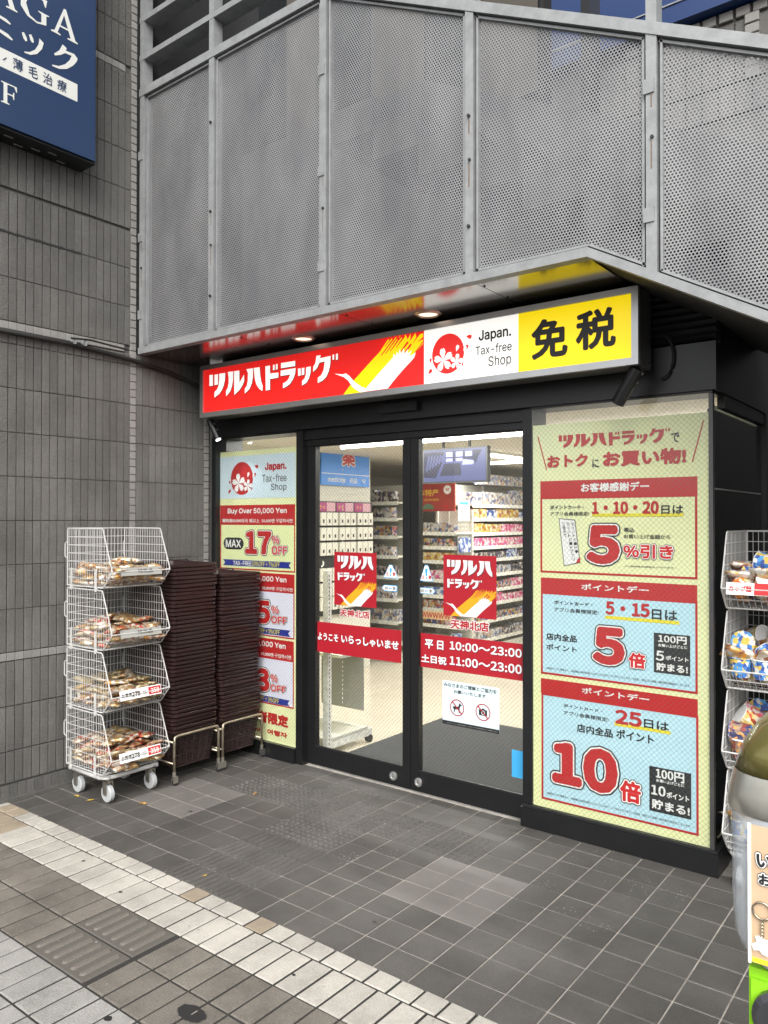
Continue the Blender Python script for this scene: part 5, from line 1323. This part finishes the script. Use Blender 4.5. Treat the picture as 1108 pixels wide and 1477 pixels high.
def caster(x, y, parent, r=.048, side=1):
    c = MB()
    c.box(x-.006, x+.006, y-.012, y+.012, .10, .128); c.box(x-.022, x-.018, y-.015, y+.020, .045, .112); c.box(x+.018, x+.022, y-.015, y+.020, .045, .112); c.box(x-.022, x+.022, y-.016, y+.02, .1125, .118)
    f = c.build('caster_fork', MT['chrome'], parent)
    w = MB().tube([(x-.014, y+.004, r+.001), (x-.011, y+.004, r+.001), (x+.011, y+.004, r+.001), (x+.014, y+.004, r+.001)], [r-.004, r, r, r-.004], 20).build('wheel', MT['wheel'], f)
    MB().tube([(x-.0165, y+.004, r), (x+.0165, y+.004, r)], .012, 10).build('hub', MT['chrome'], f)
def build_rack(label):
    k = empty('wire_rack', (0, 0, 0), label, 'rack')
    for z in TZ: wire_tier(z, k)
    MB().tube(round_path([(.01, .02, .142), (.01, .34, .142), (.03, .37, .142), (WD-.03, .37, .142), (WD-.01, .34, .142), (WD-.01, .02, .142)], .05, 5), .013, 8).build('base_frame', WW, k, True)
    MB().tube(round_path([(.005, .06, .150), (-.012, .07, .128), (-.012, .29, .128), (.005, .30, .150)], .012, 3), .003, 5).build('base_wire', WW, k)
    for (x, y) in ((.04, .06), (WD-.04, .06), (.05, .34), (WD-.05, .34)): caster(x, y, k)
    return k
r1 = build_rack('white wire snack rack on wheels with four bins, standing against the grey tiled wall')
r1.location = (-4.225, 2.83, 0); r1.rotation_euler = (0, 0, -math.pi/2)
r2 = build_rack('white wire rack of cup noodles right of the green point card poster')
r2.location = (-.50, 3.94, 0); r2.rotation_euler = (0, 0, math.pi)
# price strips on the lips
def strip(rack, zt, kind, u0=.06, u1=WD-.05):
    M = rack.matrix_basis
    nrm = Vector((0, .94, .33)).normalized()
    def P(u, h, d): # h up along the strip
        return Vector((u, .458-h*.33*.8+.0, zt+.066+h))+nrm*d
    def patch(nm, a, b_, h0, h1, d, m):
        return MB().quad(P(a, h0, d), P(b_, h0, d), P(b_, h1, d), P(a, h1, d)).quad(P(a, h0, d-.0012), P(b_, h0, d-.0012), P(b_, h1, d-.0012), P(a, h1, d-.0012)).build(nm, MT[m], None)
    def att(o): o.parent = rack; return o
    def tx(s, a, b_, h0, h1, d, m, off=.02):
        flip = a > b_; vs, fs = text_uv(s, (0, 0, abs(b_-a), h1-h0), off*(h1-h0))
        me = bpy.data.meshes.new('lettering'); me.from_pydata([tuple(P(a-u if flip else a+u, h0+v, d+q)) for u, v, q in vs], [], fs)
        o = link_mesh('lettering', me, MT[m]); att(o)
    # text reads left to right for somebody in front: decreasing u
    if kind == 'price':
        att(patch('price_card', u0, u1, 0, .052, .004, 'p_white'))
        att(patch('price_card', u0+.004, u0+.085, .006, .046, .0055, 'p_red'))
        tx('358', u0+.072, u0+.016, .012, .038, .007, 'p_white', .03); tx('278', u0+.195, u0+.142, .012, .038, .006, 'p_blk', .05)
        tx('税抜', u0+.125, u0+.098, .014, .034, .006, 'p_blk', 0); tx('お買得', u1-.01, u1-.075, .014, .036, .006, 'p_blk', .03)
    elif kind == 'holder':
        att(patch('card_holder', u0, u1, 0, .045, .004, 'greypanel')); tx('特売品', u0+.16, u0+.06, .012, .034, .006, 'p_blk', .01)
    else:
        att(patch('price_card', u0+.10, u1+.03, 0, .05, .004, 'p_white')); att(patch('price_card', u0, u0+.19, .002, .050, .006, 'p_red'))
        tx('カップ麺', u1+.02, u0+.20, .012, .038, .006, 'p_red', .03); tx('158', u0+.12, u0+.03, .010, .042, .0075, 'p_yel', .04)
strip(r1, TZ[0], 'price'); strip(r1, TZ[1], 'price'); strip(r1, TZ[2], 'holder'); strip(r1, TZ[3], 'holder'); strip(r2, TZ[3], 'cup')

# ---- snack packets
def pillow(seed, L=.15, Wd=.105, T_=.034):
    rn = random.Random(seed); NX, NY = 9, 7; b = MB(); idx = {}
    hx = [[rn.uniform(-1, 1) for _ in range(NY)] for _ in range(NX)]
    for s_ in (1, -1):
        for i in range(NX):
            for j in range(NY):
                x = i/(NX-1)*2-1; y = j/(NY-1)*2-1
                bul = max(0, (1-abs(x)**3.2))**.6*max(0, (1-abs(y)**2.6))**.6
                edge = i in (0, NX-1) or j in (0, NY-1)
                if edge and s_ < 0: idx[(s_, i, j)] = idx[(1, i, j)]; continue
                z = s_*T_/2*bul*(1+.45*hx[i][j]) if not edge else .003*hx[i][j]
                idx[(s_, i, j)] = len(b.v)
                b.v.append((x*L/2*(1-.05*bul)+.002*hx[j % NX][i % NY], y*Wd/2*(1-.06*(1-abs(x))), z))
    for s_ in (1, -1):
        for i in range(NX-1):
            for j in range(NY-1):
                f = (idx[(s_,i,j)], idx[(s_,i+1,j)], idx[(s_,i+1,j+1)], idx[(s_,i,j+1)])
                b.f.append(f if s_ > 0 else f[::-1])
    return b.mesh('snack_packet', True)
PK = {}
for mi in range(4):
    for sd in range(3):
        me = pillow(mi*10+sd); me.materials.append(MT['foil'][mi]); PK[(mi, sd)] = me
def fill(rack, zt, labs, mats, n, seed, name='snack_packet', cat='snack packet'):
    rn = random.Random(seed); M = rack.matrix_basis; k = 0
    spots = []
    for layer in range(4):
        for a in range(4):
            for c in range(4):
                if layer == 3 and c > 2: continue
                spots.append((.055+.09*a, .055+.108*c, layer))
    for (u, v, layer) in spots[:n]:
        z = zt+.022+.037*layer+rn.uniform(-.004, .012)
        if v > .36 and layer < 1: z += .024
        if v > .36: v = min(v, .385)
        o = bpy.data.objects.new(name, PK[(rn.choice(mats), rn.randrange(3))]); COL.objects.link(o)
        ln = rn.uniform(-.9, .9)+math.pi/2*rn.choice((0, 1, 1)); s_ = rn.uniform(.82, .98)
        o.matrix_world = M @ Matrix.Translation((min(max(u+rn.uniform(-.012, .012), .07), WD-.07), min(max(v+rn.uniform(-.012, .01), .07), .39), z)) @ Matrix.Rotation(rn.uniform(-.25, .45), 4, 'X') @ Matrix.Rotation(ln, 4, 'Z') @ Matrix.Rotation(rn.uniform(-.3, .3), 4, 'Y') @ Matrix.Scale(s_, 4)
        tag(o, labs[0], cat, labs[1])
for t, (lab, mats, n) in enumerate((('lowest', (0, 1, 0, 1), 60), ('second lowest', (3, 0, 2), 58), ('second highest', (1, 0, 1, 2), 56), ('top', (2, 0, 2), 50))):
    fill(r1, TZ[t], ('foil snack packet in the %s bin of the white wire snack rack' % lab, 'snack packets in the %s bin' % lab), mats, n, 40+t)
# ---- cup noodles and bags in the right rack
def cup_mesh(m, r=.048, h=.085):
    b = MB().tube([(0, 0, 0), (0, 0, .004), (0, 0, h-.008), (0, 0, h-.004)], [r*.76, r*.78, r*.97, r*1.03], 16)
    me = b.mesh('noodle_cup', False); me.materials.append(m); return me
cups = [cup_mesh(m) for m in MT['cup']]; lidm = MB().tube([(0, 0, .081), (0, 0, .0835)], .0495, 18).mesh('lid'); lidm.materials.append(MT['p_white'])
lidc = MB().tube([(0, 0, .081), (0, 0, .0835)], .0495, 18).mesh('lid_printed'); lidc.materials.append(MT['cup'][0])
rn = random.Random(9)
for t, mats in ((3, (1, 2, 3, 0)), (2, (0, 0, 2)), (1, (4, 2, 3)), (0, (0, 1))):
    lab = ('lowest', 'third', 'second', 'top')[t]
    M = r2.matrix_basis
    for layer in range(3):
        for a in range(4):
            for c in range(4):
                u = .055+.09*a+rn.uniform(-.008, .008); v = .06+.1*c+rn.uniform(-.008, .008); z = TZ[t]+.022+.062*layer+(.03 if v > .34 else 0)
                if (layer == 1 and rn.random() < .1) or (layer == 2 and (c == 3 or rn.random() < .4)): continue
                if rn.random() < .3 and layer > 0 or (layer > 0 and t == 3 and rn.random() < .25):
                    o = bpy.data.objects.new('snack_packet', PK[(rn.choice((1, 2)), rn.randrange(3))]); COL.objects.link(o)
                    o.matrix_world = M @ Matrix.Translation((u, v, z+.03)) @ Matrix.Rotation(rn.uniform(.2, .8), 4, 'X') @ Matrix.Rotation(rn.uniform(0, 3), 4, 'Z')
                    tag(o, 'printed noodle bag among the cups in the %s bin of the right wire rack' % lab, 'noodle bag', 'noodle bags in the %s bin of the right rack' % lab); continue
                o = bpy.data.objects.new('noodle_cup', cups[rn.choice(mats)]); COL.objects.link(o)
                lay = layer >= 1 or rn.random() < .4
                o.matrix_world = M @ Matrix.Translation((u, min(v, .38), z+(.045 if lay else 0))) @ Matrix.Rotation(rn.uniform(0, 6.3), 4, 'Z') @ Matrix.Rotation((rn.uniform(.9, 1.9) if lay else 0), 4, 'X') @ Matrix.Translation((0, 0, -.04 if lay else 0))
                tag(o, 'printed noodle cup in the %s bin of the right wire rack' % lab, 'noodle cup', 'noodle cups in the %s bin of the right rack' % lab)
                l = bpy.data.objects.new('lid', lidm if rn.random() < .55 else lidc); COL.objects.link(l); l.parent = o

# ================================================================== STACKS OF SHOPPING BASKETS
def basket_mesh(lattice=False):
    b = MB(); Lx, Ly = .47, .345; H = .23
    def ring(z, ix, r=.035, n=4):
        pts = []
        for (sx_, sy_, a0) in ((1, 1, 0), (-1, 1, 90), (-1, -1, 180), (1, -1, 270)):
            for k in range(n+1):
                t = R(a0+90*k/n); pts.append((sx_*(Lx/2-ix-r)+r*math.cos(t), sy_*(Ly/2-ix-r)+r*math.sin(t), z))
        return pts
    def loft(rings):
        i0 = len(b.v); n = len(rings[0])
        for q in rings: b.v += q
        for s_ in range(len(rings)-1):
            for k in range(n): b.f.append((i0+s_*n+k, i0+s_*n+(k+1) % n, i0+(s_+1)*n+(k+1) % n, i0+(s_+1)*n+k))
    loft([ring(-.017, 0), ring(-.003, -.0015), ring(0, .002), ring(-.002, .010), ring(-.0165, .016)])   # rolled rim
    if not lattice:
        loft([ring(-.017, .016), ring(-.07, .024)])
    else:
        z0, i0 = -.017, .012; z1, i1 = -H, .040
        def wallpt(side, s_, h):   # s_ 0..1 along the side, h 0..1 down
            ins = i0+(i1-i0)*h; z = z0+(z1-z0)*h; X, Y = Lx/2-ins, Ly/2-ins
            if side == 0: return Vector((X, -Y+2*Y*s_, z))
            if side == 1: return Vector((-X, -Y+2*Y*s_, z))
            if side == 2: return Vector((-X+2*X*s_, -Y, z))
            return Vector((-X+2*X*s_, Y, z))
        for side in range(4):
            n = 24 if side < 2 else 32
            for k in range(n+1): b.tube([wallpt(side, k/n, 0), wallpt(side, k/n, 1)], .0022 if k % 4 else .0042, 4, False)
            for h in range(13): b.tube([wallpt(side, 0, h/12), wallpt(side, 1, h/12)], .0022 if h % 4 else .0035, 4, False)
        loft([ring(z1, i1), ring(z1-.003, i1+.004)]); q = ring(z1-.003, i1+.004); b.f.append(tuple(range(len(b.v), len(b.v)+len(q)))); b.v += q
    me = b.mesh('shopping_basket'); me.materials.append(MT['basket']); return me
bk, bkl = basket_mesh(), basket_mesh(True)
rn = random.Random(21)
ORD = ['', 'first', 'second', 'third', 'fourth', 'fifth', 'sixth', 'seventh', 'eighth', 'ninth', 'tenth', 'eleventh', 'twelfth', 'thirteenth', 'fourteenth', 'fifteenth', 'sixteenth', 'seventeenth', 'eighteenth', 'nineteenth']
TENS = {2: ('twenty', 'twentieth'), 3: ('thirty', 'thirtieth'), 4: ('forty', 'fortieth')}
def ordinal(k): return ORD[k] if k < 20 else (TENS[k//10][1] if k % 10 == 0 else TENS[k//10][0]+'-'+ORD[k % 10])
def basket_stack(cx, cy, z0, z1, n, which):
    for k in range(n):
        z = z0+(z1-z0)*k/(n-1)
        o = bpy.data.objects.new('shopping_basket', bkl if k == 0 else bk); COL.objects.link(o)
        o.location = (cx+rn.uniform(-.005, .005)+.006*math.sin(k*.37), cy+rn.uniform(-.004, .004)+.004*math.sin(k*.21+1), z); o.rotation_euler = (rn.uniform(-.009, .009), rn.uniform(-.006, .006), rn.uniform(-.014, .014))
        if k == 0: tag(o, 'bottom brown basket of the %s stack with its lattice sides showing' % which, 'basket', 'brown shopping baskets')
        elif k == n-1: tag(o, 'topmost brown basket of the %s stack' % which, 'basket', 'brown shopping baskets')
        else: tag(o, '%s brown basket from the top of the %s stack of baskets' % (ordinal(n-k), which), 'basket', 'brown shopping baskets')
        if k == n-1:
            h = MB().tube(round_path([(-.03, -.15, -.01), (-.03, -.15, .012), (-.03, .15, .012), (-.03, .15, -.01)], .02, 3), .005, 6).build('handle', MT['basket']); h.parent = o
            MB().box(-.19, .19, -.125, .125, -.060, -.057).build('floor', MT['basket']).parent = o
basket_stack(-4.045, 3.055, .318, 1.312, 42, 'left taller')
basket_stack(-4.045, 3.425, .318, 1.236, 39, 'right shorter')
def basket_stand(cy, label):
    s = empty('basket_stand', (-4.04, cy, 0), label, 'stand')
    x0, x1, y0, y1 = -4.27, -3.80, cy-.168, cy+.168
    t = MB()
    t.tube(round_path([(x1, y0, .08), (x1, y0, .292), (x1+.0, y1, .292), (x1, y1, .08)], .03, 5), .0085, 8)
    t.tube(round_path([(x0, y0, .08), (x0, y0, .262), (x0, y1, .262), (x0, y1, .08)], .03, 5), .0085, 8)
    for y in (y0, y1): t.tube([(x1, y, .255), (x0, y, .255)], .007, 6)
    for y in (y0, y1): t.tube([(x1, y, .13), (x0, y, .13)], .006, 6)
    t.build('tube_frame', MT['brass'], s, True)
    for (x, y) in ((x0, y0), (x0, y1), (x1, y0), (x1, y1)):
        f = MB().tube([(x, y, .085), (x, y, .055)], [.012, .010], 8).box(x-.010, x-.007, y-.012, y+.022, .018, .058).box(x+.007, x+.010, y-.012, y+.022, .018, .058).build('caster_fork', MT['chrome'], s)
        MB().tube([(x-.0065, y+.010, .0235), (x+.0065, y+.010, .0235)], .023, 14).build('wheel', MT['rubber'], f)
basket_stand(3.055, 'bare metal wheeled stand under the left taller stack of baskets')
basket_stand(3.425, 'bare metal wheeled stand under the right shorter stack of baskets')

# ================================================================== CAPSULE TOY MACHINE (right foreground)
gm = empty('capsule_machine', (-.12, 1.42, 0), 'green capsule toy machine with a clear front and shiny olive lid at the right edge', 'vending machine')
GX0, GX1, GY0, GY1 = -.314, .06, 1.245, 1.60
def rr_ring(z, ins, r, n=7):
    x0, x1, y0, y1 = GX0+ins, GX1-ins, GY0+ins*.7, GY1-ins; out = []
    for (cx, cy, a0) in ((x1-r, y1-r, 0), (x0+r, y1-r, 90), (x0+r, y0+r, 180), (x1-r, y0+r, 270)):
        for k in range(n+1):
            t = R(a0+90*k/n); out.append((cx+r*math.cos(t), cy+r*math.sin(t), z))
    return out
def loft_mesh(name, rings, m, parent, caps=(True, True)):
    b = MB(); n = len(rings[0])
    for q in rings: b.v += q
    for s_ in range(len(rings)-1):
        for k in range(n): b.f.append((s_*n+k, s_*n+(k+1) % n, (s_+1)*n+(k+1) % n, (s_+1)*n+k))
    if caps[0]: b.f.append(tuple(range(n))[::-1])
    if caps[1]: b.f.append(tuple(range(len(b.v)-n, len(b.v))))
    return b.build(name, m, parent, True)
loft_mesh('clear_case', [rr_ring(.912, .028, .06), rr_ring(.925, .012, .06), rr_ring(.95, .004, .06), rr_ring(1.0, .001, .06), rr_ring(1.139, 0, .06)], MT['milky'], gm, (True, False))
loft_mesh('case_flange', [rr_ring(.905, .03, .06), rr_ring(.908, .028, .06), rr_ring(.912, .029, .06)], MT['wheel'], gm)
loft_mesh('lid_reflection', [rr_ring(1.139, -.003, .06), rr_ring(1.143, -.005, .06), rr_ring(1.17, -.003, .06), rr_ring(1.198, .0025, .065)], MT['lid_reflection'], gm, (False, False))  # lower part of the lid, its bright reflection painted as paler metal
loft_mesh('lid', [rr_ring(1.1985, .003, .065), rr_ring(1.235, .014, .07), rr_ring(1.262, .030, .08), rr_ring(1.280, .052, .09), rr_ring(1.291, .085, .09), rr_ring(1.294, .12, .06)], MT['olive'], gm)
MB().box(GX0+.030, GX1-.03, GY0+.030, GY1-.02, 0, .904).build('body', MT['lime'], gm)
MB().box(GX0+.034, GX1-.034, GY0+.024, GY0+.0295, .55, .890).build('front_plate', MT['lime'], gm)
MB().tube([(-.235, GY0+.0235, .845), (-.235, GY0+.012, .845), (-.235, GY0+.004, .845)], [.042, .042, .034], 24).build('dial', MT['knob'], gm, False)
MB().box(-.24, -.23, GY0-.008, GY0+.004, .815, .875).build('dial_grip', MT['wheel'], gm)
# printed insert behind the clear front
IY = ('y', GY0-.002)
cardo = MB().box(GX0+.040, GX1-.04, GY0-.0020, GY0-.0012, .928, 1.13).build('insert_card', MT['tan'], gm)
sheet('card_edge', (GX0+.036, .926, GX0+.0405, 1.132), ('y', GY0-.0021), MT['p_white'], gm)
sheet('card_foot', (GX0+.042, .929, GX1-.042, .936), ('y', GY0-.0021), MT['p_yel'], gm)
for s, r in (('い', (-.267, 1.070, -.243, 1.092)), ('お', (-.264, 1.045, -.243, 1.064)), ('ぬ', (-.237, 1.070, -.213, 1.092)), ('み', (-.238, 1.045, -.216, 1.064))):
    outlined(s, r, IY, gm, [(.16, MT['p_blk']), (.12, MT['p_white']), (.04, MT['p_blk'])], .001)
MB().tube([(-.258+.0125*math.cos(2*math.pi*k/16), GY0-.0055, 1.008+.0125*math.sin(2*math.pi*k/16)) for k in range(17)], .0016, 6, False).build('key_ring', MT['brass'], gm, True)
for k in range(5): MB().tube([(-.258+.0022*math.cos(2*math.pi*q/8), GY0-.0055, .992-.005*k+.0035*math.sin(2*math.pi*q/8)) for q in range(9)], .0008, 4, False).build('chain_link', MT['brass'], gm)
pc = [(-.1,-.9),(.35,-.95),(.4,-.6),(.95,-.75),(1,-.3),(.7,0),(.95,.4),(.6,.75),(.2,.5),(-.2,.8),(-.7,.6),(-.55,.1),(-1,-.2),(-.8,-.75),(-.35,-.6)]
shapes([pc], (-.273, .944, -.240, .972), IY, MT['p_white'], gm, .003, 'charm')
bpy.data.materials.new('x') if False else None
me_ = MB()
# capsules
def sphere(name, c, r, m, parent, n=14):
    b = MB(); rings = []
    for i in range(1, 8):
        ph = math.pi*i/8; rings.append([(c[0]+r*math.sin(ph)*math.cos(2*math.pi*k/n), c[1]+r*math.sin(ph)*math.sin(2*math.pi*k/n), c[2]+r*math.cos(ph)) for k in range(n)])
    for q in rings: b.v += q
    for s_ in range(6):
        for k in range(n): b.f.append((s_*n+k, s_*n+(k+1) % n, (s_+1)*n+(k+1) % n, (s_+1)*n+k))
    b.f.append(tuple(range(n))); b.f.append(tuple(range(6*n, 7*n))[::-1])
    return b.build(name, m, parent, True)
MB().box(GX0+.018, GX1-.02, GY0+.125, GY0+.13, .93, 1.135).build('inner_panel', MT['wheel'], gm)
MB().prism([(GX0+.012, GY0+.10), (GX0+.045, GY0+.055), (GX0+.047, GY0+.057), (GX0+.014, GY0+.102)], 'z', .935, 1.02).build('chute', MT['p_white'], gm)
rn = random.Random(2)
shellw = mat('capsule_white', (.55,.60,.62), .2)
for k in range(9):
    c = (GX0+.07+.085*(k % 3)+rn.uniform(-.01, .01), GY0+.085+.09*(k//3), .965+.03*(k % 2)+.06*(k % 3 == 0))
    o = sphere('capsule', c, .040, (shellw, MT['navyblue'], shellw)[k % 3], None); tag(o, 'toy capsule inside the clear case of the capsule machine', 'capsule', 'capsules in the toy machine')
sphere('capsule_x', (GX0+.048, GY0+.062, 1.045), .0365, shellw, None).name = 'capsule.020'
tag(bpy.data.objects['capsule.020'], 'toy capsule inside the clear case of the capsule machine', 'capsule', 'capsules in the toy machine')

# ================================================================== SMALL THINGS ON THE GROUND
def leaf(x, y, s_, rz, m, lab):
    b = MB(); P = [(-1,0),(-.6,.28),(-.1,.42),(.25,.30),(.45,.45),(.6,.15),(1,.0),(.5,-.22),(.2,-.40),(-.4,-.30)]
    b.v = [(0,0,.18)]+[(px, py, .05+.25*abs(math.sin(px*2.3+py*4))) for px, py in P]; n = len(P)
    for k in range(n): b.f.append((0, 1+k, 1+(k+1) % n))
    o = b.build('fallen_leaf', m); o.scale = (s_, s_, s_*.8); o.location = (x, y, .001); o.rotation_euler = (0, 0, rz)
    md = o.modifiers.new('thick', 'SOLIDIFY'); md.thickness = .04
    tag(o, lab, 'leaf', 'fallen leaves')
leaf(-4.10, 2.44, .022, .3, MT['leaf_y'], 'small yellow leaf by the rear wheel of the snack rack near the wall')
leaf(-3.979, 2.45, .022, 1.2, MT['leaf_y'], 'small tan leaf between the wheels of the snack rack')
leaf(-3.70, 2.60, .034, .2, MT['leaf'], 'curled brown leaf beside the front wheel of the snack rack')
leaf(-3.32, 3.087, .028, 2.2, MT['leaf'], 'red-brown leaf near the dotted tiles in front of the left window')
leaf(-2.742, 2.241, .018, 1.0, MT['leaf_y'], 'bright yellow leaf on the ribbed tiles by the pale paving edge')
leaf(-3.40, 2.69, .014, .5, MT['stain'], 'tiny dark scrap on the pale grey tiles near the baskets')
def blob(name, x, y, rx, ry, m, lab, cat, z=.0012, seed=1):
    rn_ = random.Random(seed); n = 26; pts = [(x+rx*math.cos(2*math.pi*k/n)*(1+rn_.uniform(-.09, .09)), y+ry*math.sin(2*math.pi*k/n)*(1+rn_.uniform(-.09, .09)), z) for k in range(n)]
    b = MB(); b.v = pts+[(x, y, z+.0006)]
    for k in range(n): b.f.append((k, (k+1) % n, n))
    o = b.build(name, m); tag(o, lab, cat, kind=None); return o
o = blob('tar_patch', -2.012, 1.599, .060, .034, MT['stain'], 'round black tar patch on the brown pavers', 'stain', .0016); 
wd = MB().box(-.002, .002, -.012, .012, .0018, .0024).build('scratch_mark', MT['haze_stain']); wd.location = (-2.005, 1.605, 0); wd.parent = o
# pale scuffs on the dark tiles: clusters of small irregular flecks
rn = random.Random(77); sb = MB()
for (cx, cy, s_, n) in ((-2.35, 2.78, .045, 60), (-2.22, 2.95, .03, 24), (-2.62, 2.98, .02, 14), (-1.5, 3.1, .03, 20), (-1.35, 2.95, .03, 16), (-1.2, 2.9, .04, 18), (-1.15, 3.35, .09, 60), (-1.45, 3.5, .10, 50), (-3.0, 3.45, .08, 50), (-2.8, 3.5, .05, 30), (-3.35, 2.4, .02, 8), (-2.9, 2.6, .03, 14), (-1.25, 2.75, .015, 10)):
    for _ in range(n):
        x = cx+rn.gauss(0, s_); y = cy+rn.gauss(0, s_*.7); r_ = rn.uniform(.001, .0045)
        if y > 3.6: continue
        i0 = len(sb.v); m_ = 5
        for k in range(m_):
            t = 2*math.pi*k/m_+rn.random(); sb.v.append((x+r_*math.cos(t)*rn.uniform(.5, 1.3), y+r_*math.sin(t), .0011))
        sb.f.append(tuple(range(i0, i0+m_)))
tag(sb.build('scuff_marks', MT['haze_stain']), kind='stuff')
gm2 = MB()
for _ in range(70):
    x = rn.uniform(-3.9, -1.2); y = rn.uniform(1.2, 2.2); r_ = rn.uniform(.002, .007); i0 = len(gm2.v)
    for k in range(6): gm2.v.append((x+r_*math.cos(k), y+r_*.7*math.sin(k), .0014))
    gm2.f.append(tuple(range(i0, i0+6)))
tag(gm2.build('grit', MT['haze_stain']), kind='stuff')

sp_ = MB(); rn = random.Random(5)
for (x, y) in ((-3.62, 1.58), (-2.9, 1.93), (-1.9, 1.95), (-2.2, 1.42), (-1.6, 1.75), (-2.75, 2.55), (-1.9, 2.4), (-3.3, 2.0)):
    r_ = rn.uniform(.008, .016); i0 = len(sp_.v)
    for k in range(12): sp_.v.append((x+r_*math.cos(k*math.pi/6)*rn.uniform(.8, 1.15), y+r_*.8*math.sin(k*math.pi/6), .0015))
    sp_.f.append(tuple(range(i0, i0+12)))
tag(sp_.build('gum_spots', MT['stain']), kind='stuff')
